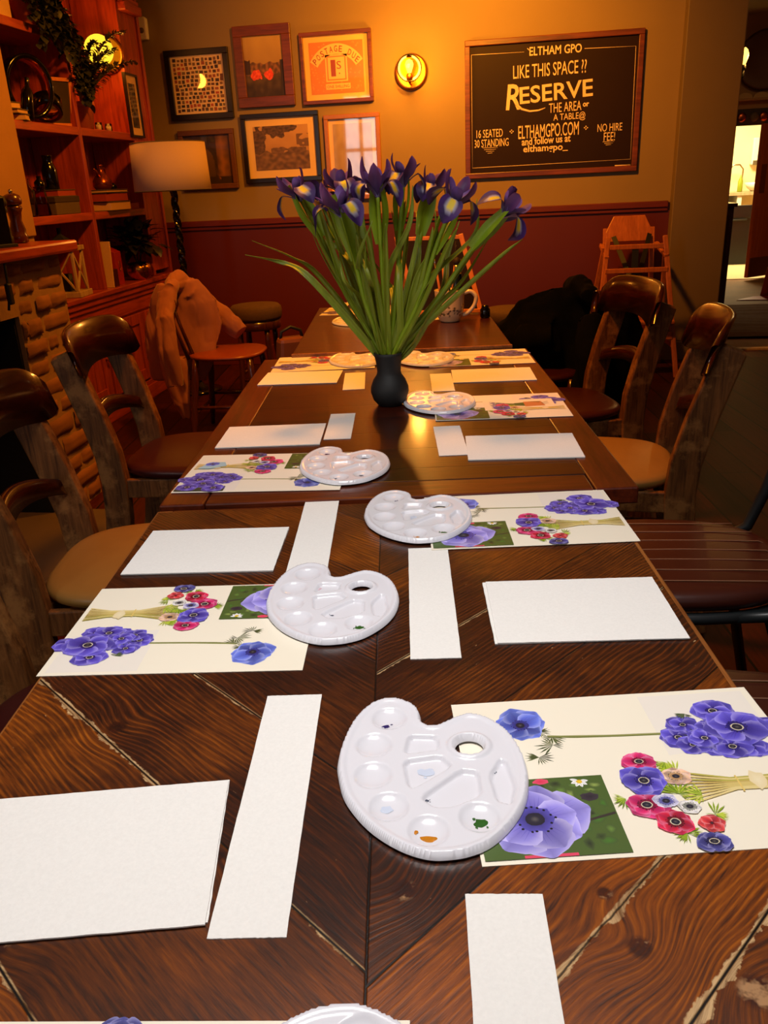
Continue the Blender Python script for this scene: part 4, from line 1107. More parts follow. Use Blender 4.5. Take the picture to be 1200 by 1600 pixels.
def anemone_print(seed):
    q = random.Random(seed); s = Print(.297, .210, CREAM)
    # faint square behind the cluster
    s.poly([(186, 6), (290, 6), (290, 84), (186, 96)], (238, 231, 220))
    s.poly([(276, 66), (295, 56), (295, 78), (284, 78)], (236, 148, 136))
    # single stem lying across the top
    s.stroke([(84, 59), (110, 62), (150, 64), (216, 66)], 3.4, (118, 124, 66)); s.stroke([(84, 58.4), (150, 63.2), (216, 65.2)], 1.2, (160, 160, 100))
    for (x, y, r) in ((88, 60, 15), (86, 72, 20), (70, 88, 15), (78, 52, 12)): s.leafs(x, y, r, 4, q, [(74, 84, 44), (96, 104, 52), (58, 64, 40)])
    s.flower(62, 40, 27, BLUE, q, 7, .95, .19, ring=False)
    # the cluster
    for x, y, r in ((203, 72, 19), (214, 54, 16), (288, 66, 18), (232, 86, 18), (212, 84, 16), (262, 92, 18)): s.flower(x, y, r, VIO, q, 7, .85, .17)
    s.leafs(226, 80, 22, 4, q, [(92, 108, 70), (70, 82, 56)]); s.leafs(222, 38, 14, 3, q, [(92, 108, 70), (70, 82, 56)])
    for x, y, r in ((250, 36, 23), (238, 62, 17), (246, 90, 21), (226, 76, 17)): s.flower(x, y, r, VIO, q, 7, .8, .18)
    s.flower(262, 63, 30, VIO, q, 8, .88, .2)
    # photograph in the corner
    s.rect(3, 117, 118, 206, (74, 96, 42))
    for i in range(90):
        x, y = q.uniform(6, 115), q.uniform(120, 203); s.blob(x, y, q.uniform(2, 9), q.uniform(2, 7), q.choice([(48, 60, 32), (104, 138, 58), (146, 168, 84), (38, 44, 30), (90, 110, 60), (70, 120, 40)]), (70, 88, 44), q, 9, .3) if 8 < x < 112 and 124 < y < 200 else None
    for a in range(9): s.petal(97, 123, a*.7, 8, 3.4, (236, 236, 226), (244, 244, 238), (250, 250, 244), q) if math.sin(a*.7) > -.5 else None
    s.blob(97, 124, 2.6, 2.4, (236, 204, 60), (220, 180, 40), q); s.blob(101, 143, 8, 5, (40, 34, 44), (60, 52, 60), q); s.stroke([(92, 170), (117, 163)], 2.6, (58, 50, 44))
    s.blob(64, 121, 7, 3.4, (214, 48, 80), (226, 80, 110), q); s.rect(34, 203, 76, 206, (222, 70, 100))
    s.flower(50, 165, 46, LILAC, q, 7, .9, .22, ring=False)
    # the tied bunch
    for k in range(9):
        y0 = 118+k*5.2; s.stroke([(178, y0), (226, 131+k*1.7), (262, 130+k*1.9), (291, 122+k*3.9)], 2.0, q.choice([(212, 190, 116), (226, 206, 140), (196, 170, 96), (186, 176, 84)]))
    s.blob(248, 136, 7, 12, (240, 226, 188), (232, 214, 168), q, 10, .3); s.stroke([(231, 128), (231, 148)], 1.6, (226, 196, 110))
    for (x, y, r, n) in ((184, 118, 18, 6), (176, 146, 20, 7), (194, 150, 17, 5), (166, 190, 15, 5), (196, 172, 15, 5), (130, 148, 14, 4), (178, 106, 13, 4), (188, 186, 13, 4), (160, 118, 12, 4)):
        s.leafs(x, y, r, n, q, [(168, 190, 44), (140, 166, 40), (190, 204, 70), (112, 140, 36)])
    s.flower(181, 125, 13, ((206, 160, 110), (236, 200, 150), (240, 190, 160)), q, 6, .8, .3, ring=False)
    s.flower(156, 103, 16.5, PINK, q, 6, .78, .24); s.flower(145, 157, 18.5, PINK, q, 6, .85, .26)
    s.flower(179, 162, 10, ((160, 160, 150), (236, 232, 220), (246, 244, 236)), q, 6, .8, .36, ring=False)
    s.flower(162, 154, 11, ((110, 110, 180), (196, 192, 226), (214, 212, 236)), q, 6, .8, .36, ring=False)
    s.flower(152, 128, 21, VIO, q, 7, .92, .22); s.flower(161, 178, 15.5, RED, q, 6, .92, .28)
    s.flower(189, 182, 10.5, ((150, 24, 30), (214, 50, 54), (226, 80, 74)), q, 6, .95, .12, ring=False); s.flower(183, 201, 15, NAVY, q, 6, .7, .28)
    return s
def lavender_print():
    q = random.Random(4); s = Print(.16, .09, (246, 236, 212), .0004)
    for k in range(16):
        y = 18+k*3.6; s.stroke([(14+q.uniform(0, 14), y), (60, 44+(k-8)*1.1), (96, 45+(k-8)*.7)], 1.2, (96, 120, 70))
        for i in range(5): x = 16+i*6+q.uniform(0, 8); s.blob(x, y+(44-y)*(x-14)/60, 3.2, 1.8, (128, 120, 170), (100, 92, 150), q, 7)
    s.poly([(70, 34), (98, 28), (98, 62), (70, 56)], (74, 104, 60)); s.poly([(92, 24), (132, 22), (138, 62), (92, 66)], (200, 130, 84)); s.poly([(100, 24), (130, 22), (128, 34)], (150, 110, 50))
    for k in range(3): s.stroke([(132, 36+k*6), (148, 26+k*9)], 1.6, (60, 66, 60))
    return s
proto = anemone_print(1).m.build('anemone_print', M['print']); pm = proto.data; D.objects.remove(proto)
def aprint(label, px, z, mesh=None, w=.297, h=.21, turn=0, name='anemone_print'):
    o = D.objects.new(name, mesh or pm); C.objects.link(o)
    loc, an = fit(px, w, h, z); o.location = loc; o.rotation_euler = (0, 0, an+turn)
    return tag(o, label, 'printed sheet', 'anemone reference prints')
aprint('anemone print under the nearest palette at the right of the nearest table', [(704, 1103), (1165, 1073), None, (750, 1356)], Z1+.0002)
aprint('anemone print under the second left palette of the nearest table', [(162, 922), None, (474, 1046), (52, 1057)], Z1+.0002, turn=PI)
aprint('anemone print at right by the end of the herringbone table', [(660, 778), (938, 766), (1000, 848), (685, 857)], Z1+.0014)
aprint('cream print only just showing at the bottom left photo edge', [(130, 1597), (424, 1596), None, None], Z1+.0002, turn=PI)
tealish = anemone_print(5)
q5 = random.Random(8); tealish.poly([(232, 138), (262, 122), (284, 124), (270, 160), (240, 160)], (168, 206, 222)); tealish.flower(262, 150, 15, BLUE, q5, 6, .8, .2)
tealish.rect(206, 4, 294, 26, (60, 70, 50))
for x, y in ((226, 18), (250, 40), (274, 22)): tealish.flower(x, y, 22, VIO, q5, 7, .9, .2)
po = tealish.m.build('anemone_print', M['print']); pm2 = po.data; D.objects.remove(po)
aprint('anemone print with a pale blue patch at the left of the middle table', [(320, 713), None, (522, 765), (273, 770)], Z2+.0010, pm2, turn=PI)
aprint('anemone print lying under the small lavender card on the middle table', [None, (868, 614), (890, 651), (690, 657)], Z2+.0010)
lv_ = lavender_print().m.build('lavender_card', M['print']); loc, an = fit([(751, 624), (862, 620), (876, 640), (755, 645)], .16, .09, Z2+.0022); lv_.location = loc; lv_.rotation_euler = (0, 0, an)
tag(lv_, 'small card with lavender bunch lying on an anemone print', 'printed card')
aprint('amber lit anemone print at the far right of the middle table', [None, (820, 545), (837, 567), None], Z2+.0010)
aprint('amber lit anemone print at the far left of the middle table', [(436, 561), None, None, (424, 580)], Z2+.0010, turn=PI)
aprint('anemone print at the far left of the farthest table', [(515, 481), None, None, (499, 493)], Z3+.0004, turn=PI)
aprint('orange lit print behind the iris stems on the farthest table', [None, (676, 486), (688, 500), None], Z3+.0004)

# ------------------------------------------------------------------ palettes
OUT = [(-31, 116), (-21, 113), (-9, 103), (-4, 90), (-3, 77), (1, 69), (8, 66), (18, 71), (29, 79), (41, 84), (53, 82), (65, 73), (76, 58), (84, 36), (88, 9), (87, -16), (82, -40), (73, -61), (60, -80), (45, -95), (29, -103), (15, -106), (-1, -106), (-17, -100), (-33, -89), (-49, -73), (-62, -54), (-73, -31), (-79, -4), (-81, 14), (-79, 39), (-74, 64), (-66, 88), (-55, 105), (-44, 114)]
def catmull(P, k):
    o = []; n = len(P)
    for i in range(n):
        p0, p1, p2, p3 = [np.array(P[(i+j) % n], float) for j in (-1, 0, 1, 2)]
        for s in range(k):
            t = s/k; o.append(.5*((2*p1)+(p2-p0)*t+(2*p0-5*p1+4*p2-p3)*t*t+(3*p1-p0-3*p2+p3)*t**3))
    return np.array(o)
def sdf(poly, X, Y):
    d = np.full(X.shape, 1e9); ins = np.zeros(X.shape, bool); n = len(poly)
    for i in range(n):
        a, b = poly[i], poly[(i+1) % n]; e = b-a
        t = np.clip(((X-a[0])*e[0]+(Y-a[1])*e[1])/(e@e), 0, 1)
        d = np.minimum(d, np.hypot(X-a[0]-t*e[0], Y-a[1]-t*e[1]))
        c = ((a[1] > Y) != (b[1] > Y)) & (X < (b[0]-a[0])*(Y-a[1])/(b[1]-a[1]+1e-12)+a[0]); ins ^= c
    return np.where(ins, d, -d)
def sstep(x, a, b):
    t = np.clip((x-a)/(b-a), 0, 1); return t*t*(3-2*t)
WELLS = [(-34, 80), (-48, 38), (-48, -6), (-34, -48), (-2, -78), (40, -64)]
TRAPS = [[(-16, 52), (12, 49), (12, 28), (-21, 23)], [(-22, 14), (13, 20), (23, 4), (-13, -26), (-18, -21)], [(29, -1), (45, -5), (45, -37), (18, -51), (3, -50), (-8, -37)], [(53, -11), (65, 12), (71, 7), (75, -25), (68, -50), (56, -45)]]
HOLE = (39.5, 32)
def palette_mesh():
    st = 1.5; xs = np.arange(-84, 92, st); ys = np.arange(-110, 121, st); X, Y = np.meshgrid(xs, ys, indexing='ij')
    ol = catmull(OUT, 5); d = sdf(ol, X, Y); hr = np.hypot(X-HOLE[0], Y-HOLE[1])
    H = 7.4*sstep(d, -.6, 2.0)**.8-1.5*sstep(d, 5.0, 9.5)
    for x, y in WELLS:
        r = np.hypot((X-x)/17.0, (Y-y)/18.5); H -= 5.0*np.clip(1-r**2.4, 0, 1)**.75
    for tp in TRAPS:
        tq = np.array(tp, float); tq = np.array([q_ for i_ in range(len(tq)) for q_ in (tq[i_]*.86+tq[i_-1]*.14, tq[i_]*.86+tq[(i_+1) % len(tq)]*.14)]); dd = sdf(tq, X, Y); H -= 4.2*sstep(dd, -1.0, 2.6)
    H += 2.4*sstep(hr, 13.2, 15.5)*(1-sstep(hr, 18, 22)) - 5.5*(1-sstep(hr, 12.5, 15.0))
    keep = (d > 0) & (hr > 13.0)
    gx, gy = np.gradient(d, st)
    idx = -np.ones(X.shape, int); v = []; f = []
    quads = []
    for i in range(X.shape[0]-1):
        for j in range(X.shape[1]-1):
            if keep[i, j] and keep[i+1, j] and keep[i, j+1] and keep[i+1, j+1]: quads.append(((i, j), (i+1, j), (i+1, j+1), (i, j+1)))
    cnt = {}
    for qd in quads:
        for k in qd: cnt[k] = cnt.get(k, 0)+1
    for k, c in cnt.items():
        x, y, h = X[k], Y[k], H[k]
        if c < 4:
            if d[k] < 4: x -= gx[k]*d[k]; y -= gy[k]*d[k]; h = .4
            else:
                s = 13.0/hr[k]; x = HOLE[0]+(x-HOLE[0])*s; y = HOLE[1]+(y-HOLE[1])*s; h = 1.0
        idx[k] = len(v); v.append((x/1000, y*.945/1000, max(h, .4)/1000))
    f = [tuple(int(idx[k]) for k in qd) for qd in quads]
    me = D.meshes.new('tray'); me.from_pydata(v, [], f); me.polygons.foreach_set('use_smooth', [True]*len(f)); me.materials.append(M['plastic']); me.update()
    return me
PM = palette_mesh()
def dab(par, w, mat, r, seed, off=(0, 0), name='paint_dab'):
    q = random.Random(seed); x, y = WELLS[w] if w < 6 else [(-5, 38), (-2, -4), (20, -28), (64, -18)][w-6]
    x += off[0]; y += off[1]; mb = MB(); base = .9 if w < 6 else 1.7
    def bl(cx, cy, rx, ry, n=12, j=.35):
        mb.smooth = True
        rr2 = math.hypot((cx-(WELLS[w][0] if w < 6 else cx))/17, (cy-(WELLS[w][1] if w < 6 else cy))/18.5)
        zz = base+(5.0*(1-max(0, 1-rr2**2.4)**.75) if w < 6 else 0)
        a = mb.vert((cx/1000, cy*.945/1000, (zz+1.0)/1000)); rim = []
        for i in range(n):
            k = 1+q.uniform(-j, j); rim.append(mb.vert(((cx+rx*k*math.cos(2*PI*i/n))/1000, ((cy+ry*k*math.sin(2*PI*i/n))*.945)/1000, (zz+.35)/1000)))
        for i in range(n): mb.face((a, rim[i], rim[(i+1) % n]))
    bl(x, y, r, r*.8)
    for i in range(3): bl(x+q.uniform(-1.6, 1.6)*r, y+q.uniform(-1.2, 1.2)*r, r*q.uniform(.15, .35), r*q.uniform(.15, .35), 8)
    return mb.build(name, mat, par)
P0 = at_z(500+560/3.3333, 1050+560/3.3333, .76).xy     # centre of the nearest palette
PROT = TH
def palette(label, ctr_px, z, dabs, turn=0.0):
    c = at_z(ctr_px[0], ctr_px[1]-(ctr_px[1]-265)*.016, z+.006)
    t = thing('paint_palette', label, 'palette', (c.x, c.y, z+.0012), PROT+turn, 'white kidney shaped palettes')
    o = D.objects.new('tray', PM); C.objects.link(o); o.parent = t
    for k, dd in enumerate(dabs): dab(t, dd[0], M[dd[1]], dd[2], k*7+len(label), dd[3] if len(dd) > 3 else (0, 0))
    return t
palette('white palette with ochre and green paint at the right of the nearest table', (668, 1218), Z1+.0010, [(4, 'paint_ochre', 6.5, (0, -6)), (5, 'paint_green', 6.5, (1, -3)), (0, 'paint_violet', 3.6, (-3, -9)), (3, 'paint_wash', 6, (-3, 0)), (8, 'paint_grey', 2, (-22, -10)), (9, 'paint_grey', 1.6, (-6, 14)), (7, 'paint_wash', 7, (0, 4))])
palette('white palette with one green dab over the left anemone print', (514, 949), Z1+.0010, [(5, 'paint_green', 5.5, (1, -5)), (6, 'paint_pink', 3, (-10, 2)), (8, 'paint_grey', 2, (-14, -8))])
palette('white palette over the right print by the end of the herringbone table', (649, 813), Z1+.0022, [(5, 'paint_green', 4.5, (0, -6)), (4, 'paint_ochre', 3.5, (3, -6)), (0, 'paint_violet', 3, (4, -6)), (7, 'paint_wash', 6)])
palette('white palette over the print with the pale blue patch', (535, 733), Z2+.0018, [(0, 'paint_violet', 4.5), (5, 'paint_grey', 3.4, (-3, 3)), (4, 'paint_grey', 2.4, (-6, 5))])
palette('white palette with amber gleams right beside the vase', (684, 633), Z2+.0018, [])
palette('amber lit palette on the far left print of the middle table', (556, 566), Z2+.0018, [])
palette('amber lit palette on the far right print of the middle table', (662, 564), Z2+.0018, [])
palette('amber lit palette alone on the left of the farthest table', (552, 505), Z3+.0002, [])
pb_ = palette('white palette cut off by the bottom photo edge', (552, 1600), Z1+.0010, [(0, 'paint_ochre', 3)], PI)
e_ = at_z(550, 1569, Z1+.008); v_ = table_dir((.003, -.099, 0)); pb_.location = (e_.x+v_.x, e_.y+v_.y, Z1+.0022)
# ------------------------------------------------------------------ chairs
def cushion(mb, wf, wb, d, z0, z1, n=48, ex=3.2, dome=.012):
    o = mb.smooth; mb.smooth = True; rings = []
    H = z1-z0
    for k, z in ((.93, z0), (.985, z0+.25*H), (1.0, z0+.5*H), (.985, z0+.75*H), (.94, z0+.93*H), (.86, z1), (.6, z1+dome*.6), (.3, z1+dome*.92), (.02, z1+dome)):
        row = []
        for j in range(n):
            a = 2*PI*j/n; c, s = math.cos(a), math.sin(a)
            x = math.copysign(abs(c)**(2/ex), c); y = math.copysign(abs(s)**(2/ex), s)
            w = wb+(wf-wb)*(y*.5+.5)
            row.append(mb.vert((x*w/2*k, y*d/2*k, z)))
        rings.append(row)
    for a, b in zip(rings, rings[1:]):
        for j in range(n): mb.face((a[j], a[(j+1) % n], b[(j+1) % n], b[j]))
    mb.face(rings[0][::-1]); mb.face(rings[-1]); mb.smooth = o
    return mb
def rail(mb, z0f, z1f, half, ymid, depth, th, n=24, lean=.0, zr=.8):
    """curved back rail: z0f/z1f give its lower and upper edge along u in -1..1"""
    mb.smooth = True; rows = []
    for i in range(n+1):
        u = -1+2*i/n; x = half*u; y = ymid+depth*u*u; a, b = z0f(u), z1f(u); row = []
        for z, dy in ((a, -th/2), (b-.004, -th/2), (b, -th/4), (b, th/4), (b-.004, th/2), (a, th/2)):
            row.append(mb.vert((x, y+dy-lean*(z-zr), z)))
        rows.append(row)
    for A, B in zip(rows, rows[1:]):
        for j in range(6): mb.face((A[j], A[(j+1) % 6], B[(j+1) % 6], B[j]))
    mb.face(rows[0]); mb.face(rows[-1][::-1]); mb.smooth = False
def dining_chair(label, leather, x, y, rz, bx=1.0):
    t = thing('dining_chair', label, 'chair', (x, y, 0), rz)
    cushion(MB(), .455, .40, .43, .43, .468).build('seat', leather, t)
    f = MB()
    for s in (-1, 1): f.span((s*.175, -.19, .37), (s*.195, .18, .43))
    f.span((-.19, .165, .37), (.19, .185, .43)); f.span((-.175, -.2, .37), (.175, -.18, .43)); f.build('seat_frame', M['old_oak'], t, bevel=.004)
    for s in (-1, 1):
        MB().sweep([(s*.185, .175, 0), (s*.183, .172, .2), (s*.18, .168, .43)], lambda i, tt: [(a*(.017+.006*tt), b*(.017+.006*tt)) for a, b in ((-1, -1), (1, -1), (1, 1), (-1, 1))], up=(0, 1, 0)).build('leg', M['old_oak'], t, bevel=.004)
        P = [(-.285, 0), (-.248, .15), (-.222, .3), (-.215, .42), (-.222, .51), (-.248, .62), (-.282, .73), (-.31, .812), (-.313, .82)]
        MB().sweep([(s*.182, a, b) for a, b in P], lambda i, tt: [(p*(.0195 if i < 8 else .015), q_*((.038-.008*tt+.006*math.sin(PI*tt)) if i < 8 else .022)) for p, q_ in ((-1, -1), (1, -1), (1, 1), (-1, 1))], up=(0, 1, 0)).build('back_post', M['old_oak'], t, bevel=.005)
    c = MB(); rail(c, lambda u: .735+.03*(1-u*u)+.03*abs(u)**9, lambda u: .888-.008*u*u-.045*abs(u)**9, .235, -.298, .048, .017, 32, .30, .80); c.build('crest_rail', M['bent_wood'], t)
    c = MB(); rail(c, lambda u: .565+.03*(1-u*u), lambda u: .605+.04*(1-u*u), .168, -.276, .036, .020, 20, .28, .6); c.build('back_rail', M['bent_wood'], t)
    s_ = MB()
    for s in (-1, 1): s_.tube([(s*.182, -.24, .19), (s*.182, .17, .2)], .011, 8)
    s_.tube([(-.182, -.02, .195), (.182, -.02, .195)], .011, 8); s_.build('stretcher', M['old_oak'], t)
    return t
dining_chair('weathered oak dining chair with tan seat nearest the fireplace at left', M['tan_leather'], -.815, 1.63, R(-80))
dining_chair('weathered oak dining chair with maroon seat, second at left before the bookcase', M['maroon_leather'], -.99, 2.44, R(-86))
dining_chair('oak dining chair with maroon seat cut off by the lower left photo edge', M['maroon_leather'], -.615, .98, R(-80))
dining_chair('weathered oak dining chair with tan seat at right beside the middle table', M['tan_leather'], .27, 2.36, R(85))
dining_chair('weathered oak dining chair with maroon seat at right in front of the high chair', M['maroon_leather'], .185, 3.02, R(106))

def metal_chair(label, x, y, rz):
    t = thing('metal_chair', label, 'chair', (x, y, 0), rz)
    cushion(MB(), .43, .36, .42, .445, .487, ex=2.7, dome=.006).build('seat', M['brown_leather'], t)
    st = MB()
    for k in range(-3, 4):
        xx = k*.048; pts = []
        for i in range(15):
            yy = -.195+.39*i/14; w = (.36+.07*(yy/.42+.5))/2*.94
            if abs(xx) > w*(1-abs(yy/.21)**2.7)**(1/2.7) if abs(yy) < .21 else True: continue
            k_ = max(abs(xx)/w, abs(yy)/.2); pts.append((xx, yy, .4905+.0028*(1-k_)-max(0, k_-.84)*.10))
        if len(pts) > 3: st.tube(pts, .0013, 4)
    st.build('stitching', M['stitch'], t)
    fr_ = MB(); pts = []
    for j in range(40):
        a = 2*PI*j/40; c, s = math.cos(a), math.sin(a)
        yy = math.copysign(abs(s)**(2/2.7), s); w = .36+.07*(yy*.5+.5)
        pts.append((math.copysign(abs(c)**(2/2.7), c)*w/2*.96, yy*.2, .432))
    fr_.tube(pts, .0125, 8, closed=True); fr_.build('seat_frame', M['steel'], t)
    for s in (-1, 1):
        MB().tube([(s*.19, .15, .43), (s*.205, .165, .3), (s*.225, .19, 0)], .0125, 10).build('leg', M['steel'], t)
        MB().tube([(s*.165, -.13, .43), (s*.185, -.17, .3), (s*.205, -.24, 0)], .0125, 10).build('leg', M['steel'], t)
        MB().tube([(s*.18, -.05, .43), (s*.182, -.13, .435), (s*.18, -.185, .47), (s*.178, -.215, .56), (s*.175, -.26, .76), (s*.17, -.275, .84)], .0125, 10).build('back_tube', M['steel'], t)
    b = MB(); b.grid(lambda u, v: Vector((-.2+.4*u, -.235-.055*(1-(2*u-1)**2)-.08*v+.01*abs(2*u-1), .64+.21*v*(1-.12*abs(2*u-1)**4)+.02*abs(2*u-1)**3)), 20, 8)
    b.build('backrest', M['brown_leather'], t, solid=.024, bevel=.008)
    return t
metal_chair('metal framed chair with ribbed brown seat at right of the herringbone table', .375, 1.645, R(92))
metal_chair('metal framed chair with ribbed brown seat nearest the lower right photo edge', .37, 1.01, R(92))

# chair with chestnut seat that the salmon coat hangs on
def stool_legs(t, r0, r1, z, mat, stretch=True):
    L = []
    for k in range(4):
        a = PI/4+k*PI/2; p0 = Vector((r1*math.cos(a), r1*math.sin(a), 0)); p1 = Vector((r0*math.cos(a), r0*math.sin(a), z))
        pts = [p0.lerp(p1, s) for s in (0, .12, .3, .5, .7, .85, 1)]
        MB().tube(pts, [.012, .014, .019, .016, .021, .018, .016], 12).build('leg', mat, t); L.append((p0, p1))
    if stretch:
        s = MB()
        for k in range(4):
            f = .42 if k % 2 else .34; s.tube([L[k][0].lerp(L[k][1], f), L[(k+1) % 4][0].lerp(L[(k+1) % 4][1], f)], .009, 8)
        s.build('stretcher', mat, t)
ch = thing('spindle_chair', 'dark turned leg chair with chestnut seat under the salmon coat', 'chair', (-1.47, 4.22, 0), R(-86))
cushion(MB(), .42, .38, .40, .43, .455, ex=2.6, dome=.012).build('seat', M['chestnut'], ch)
stool_legs(ch, .2, .27, .435, M['walnut'])
for k in range(5):
    x = -.16+.08*k; MB().tube([(x, -.17, .44), (x*1.06, -.215, .60), (x*1.08, -.25, .74)], [.012, .009, .010], 8).build('spindle', M['walnut'], ch)
c = MB(); rail(c, lambda u: .71, lambda u: .765-.02*u*u, .165, -.248, .03, .02, 16, .15); c.build('crest_rail', M['walnut'], ch)

def blob_mesh(tubes, voxel, nscale, namp, fold=0.0, seed=0, smooth=4, foldf=26, scl=(1, 1, 1, 0)):
    """cloth lump: flattened tubes fused by a voxel remesh, then creased"""
    mb = MB()
    for pts, rad, flat in tubes:
        pts = [Vector(p) for p in pts]; fine = []
        mb.sweep(pts, lambda i, tt: [(rad[i]*math.cos(2*PI*j/14)*flat[0], rad[i]*math.sin(2*PI*j/14)*flat[1]) for j in range(14)], up=(1, 0, 0) if len(flat) > 2 else None)
    o = mb.build('cloth', M['coat'])
    r = o.modifiers.new('r', 'REMESH'); r.mode = 'VOXEL'; r.voxel_size = voxel
    s = o.modifiers.new('s', 'SMOOTH'); s.iterations = smooth; s.factor = .5
    me = baked(o)
    n = [v.normal.copy() for v in me.vertices]
    for v, nn in zip(me.vertices, n):
        p = v.co
        w = noise.noise_vector(Vector((p.x*4, p.y*4, p.z*4+seed)))*.06
        k1 = 1-min(1, abs(noise.noise(Vector(((p.x+w.x)*nscale, (p.y+w.y)*nscale, (p.z+w.z)*nscale*.2+seed))))*3.2)
        k2 = 1-min(1, abs(noise.noise(Vector(((p.x+w.y)*nscale*1.7, (p.y+w.z)*nscale*1.7, (p.z+w.x)*nscale*.9+seed+5))))*3.2)
        d = -namp*k1-.22*namp*k2*k2+fold*noise.noise(Vector((p.x*6, p.y*6, p.z*4+seed)))
        v.co = p+nn*d
        v.co = Vector((v.co.x*scl[0], v.co.y*scl[1]+scl[3], v.co.z*scl[2]))
    me.polygons.foreach_set('use_smooth', [True]*len(me.polygons)); me.update()
    return me
def cloth_thing(name, label, cat, loc, rz, parts):
    t = thing(name, label, cat, loc, rz)
    for pn, mat, me in parts:
        me.materials.clear(); me.materials.append(mat); o = D.objects.new(pn, me); C.objects.link(o); o.parent = t
    return t
# local axes: +y is the front of the chair (towards the tables), x runs along its back
F = (1, .42)
body = blob_mesh([
    ([(0, -.235, .93), (0, -.24, .80), (0, -.26, .62), (0, -.28, .46), (.02, -.29, .34)], [.09, .15, .175, .165, .13], (1.35, .36, 1)),
    ([(-.17, -.23, .90), (0, -.23, .95), (.17, -.23, .91)], [.045, .062, .045], (1, 1)),
    ([(0, -.20, .93), (0, -.17, .80), (0, -.15, .66), (.05, -.13, .5)], [.08, .14, .14, .08], (1.3, .36, 1)),
    ([(.0, -.18, .9), (-.1, -.12, .8), (-.13, -.02, .70), (-.13, .06, .64), (-.12, .10, .60)], [.08, .085, .085, .075, .06], (1, .9)),
    ([(.15, -.25, .9), (.24, -.26, .76), (.27, -.25, .58), (.26, -.24, .42), (.26, -.24, .36)], [.065, .075, .07, .06, .055], (1, .7)),
    ([(.08, -.3, .5), (.1, -.28, .34), (.12, -.26, .22), (.1, -.25, .12)], [.1, .085, .06, .03], (1, .45)),
], .008, 8, .013, .016, 3, 6, 30, (.86, .86, .87, -.03))
cloth_thing('coat', 'salmon pink coat draped over the back of the chestnut seated chair', 'coat', (-1.47, 4.22, 0), R(-86), [('body', M['coat'], body)])
# black coat on the right: covers a chair of its own
bc = thing('side_chair', 'dark chair almost hidden under the black coat at right', 'chair', (.10, 3.62, 0), R(96))
cushion(MB(), .42, .38, .41, .43, .465).build('seat', M['maroon_leather'], bc)
stool_legs(bc, .22, .26, .44, M['walnut'])
for s in (-1, 1): MB().tube([(s*.17, -.19, .44), (s*.17, -.22, .65), (s*.17, -.255, .80)], .015, 8).build('back_post', M['walnut'], bc)
c = MB(); rail(c, lambda u: .72, lambda u: .80, .19, -.265, .03, .02, 12, .1); c.build('crest_rail', M['walnut'], bc)
bcoat = blob_mesh([
    ([(0, -.25, .83), (0, -.27, .74), (0, -.29, .58), (0, -.3, .42), (0, -.3, .28)], [.1, .17, .2, .2, .17], (1.3, .42, 1)),
    ([(-.17, -.23, .83), (0, -.23, .85), (.17, -.23, .83)], [.055, .06, .055], (1, 1)),
    ([(0, -.2, .81), (.02, -.14, .72), (.03, -.1, .58), (.02, -.04, .5), (0, .08, .49)], [.1, .17, .2, .17, .12], (1.25, .5, 1)),
    ([(-.1, -.12, .66), (-.05, .0, .64), (.06, .08, .62), (.1, .14, .56)], [.1, .12, .11, .06], (1, .9)),
    ([(-.2, -.22, .76), (-.25, -.22, .6), (-.27, -.2, .42), (-.27, -.2, .33)], [.06, .075, .07, .05], (1, .8)),
], .012, 7, .02, .015, 8, 10, 26, (.95, .95, .93, 0))
cloth_thing('coat', 'black coat heaped over a chair at right of the farthest table', 'coat', (.10, 3.62, 0), R(96), [('body', M['black_coat'], bcoat)])

def stool(label, x, y, h, r, rz=0):
    t = thing('round_stool', label, 'stool', (x, y, 0), rz)
    MB().lathe([(r*.96, h-.085), (r, h-.07), (r*1.02, h-.045), (r, h-.015), (r*.9, h), (r*.4, h+.006), (.002, h+.007)], 40).build('cushion', M['olive_fabric'], t)
    MB().lathe([(r*.9, h-.14), (r*.94, h-.135), (r*.94, h-.086), (r*.9, h-.085)], 36).build('seat_ring', M['walnut'], t)
    stool_legs(t, r*.75, r*.95, h-.13, M['walnut']); return t
stool('round olive brown upholstered stool behind the chestnut seated chair', -1.50, 4.88, .60, .155)
stool('low round olive brown stool against the wall behind the black coat', .03, 5.3, .48, .17)
p = at_y(461, 545, 2.86)
bs = thing('side_stool', 'low dark backless stool that holds the small brown leather bag', 'stool', (p.x-.06, 2.86, 0), .1)
cushion(MB(), .30, .30, .30, .38, .418, dome=.004).build('seat', M['maroon_leather'], bs); stool_legs(bs, .16, .19, .39, M['walnut'])
zt = at_y(461, 526, 2.86).z-.424
t = thing('handbag', 'small brown leather bag with a strap at the left end of the farthest table', 'bag', (p.x-.01, 2.86, .424), .5)
MB().prism([(-.07, 0), (.07, 0), (.075, .06), (.05, zt), (-.05, zt), (-.075, .06)], -.035, .035, Matrix.Rotation(PI/2, 3, 'X')).build('body', M['gilt_bag'], t, bevel=.015)
MB().tube([(-.04, 0, zt-.01), (-.035, .0, zt+.02), (0, 0, zt+.035), (.035, 0, zt+.02), (.04, 0, zt-.01)], .006, 8).build('strap', M['black'], t)

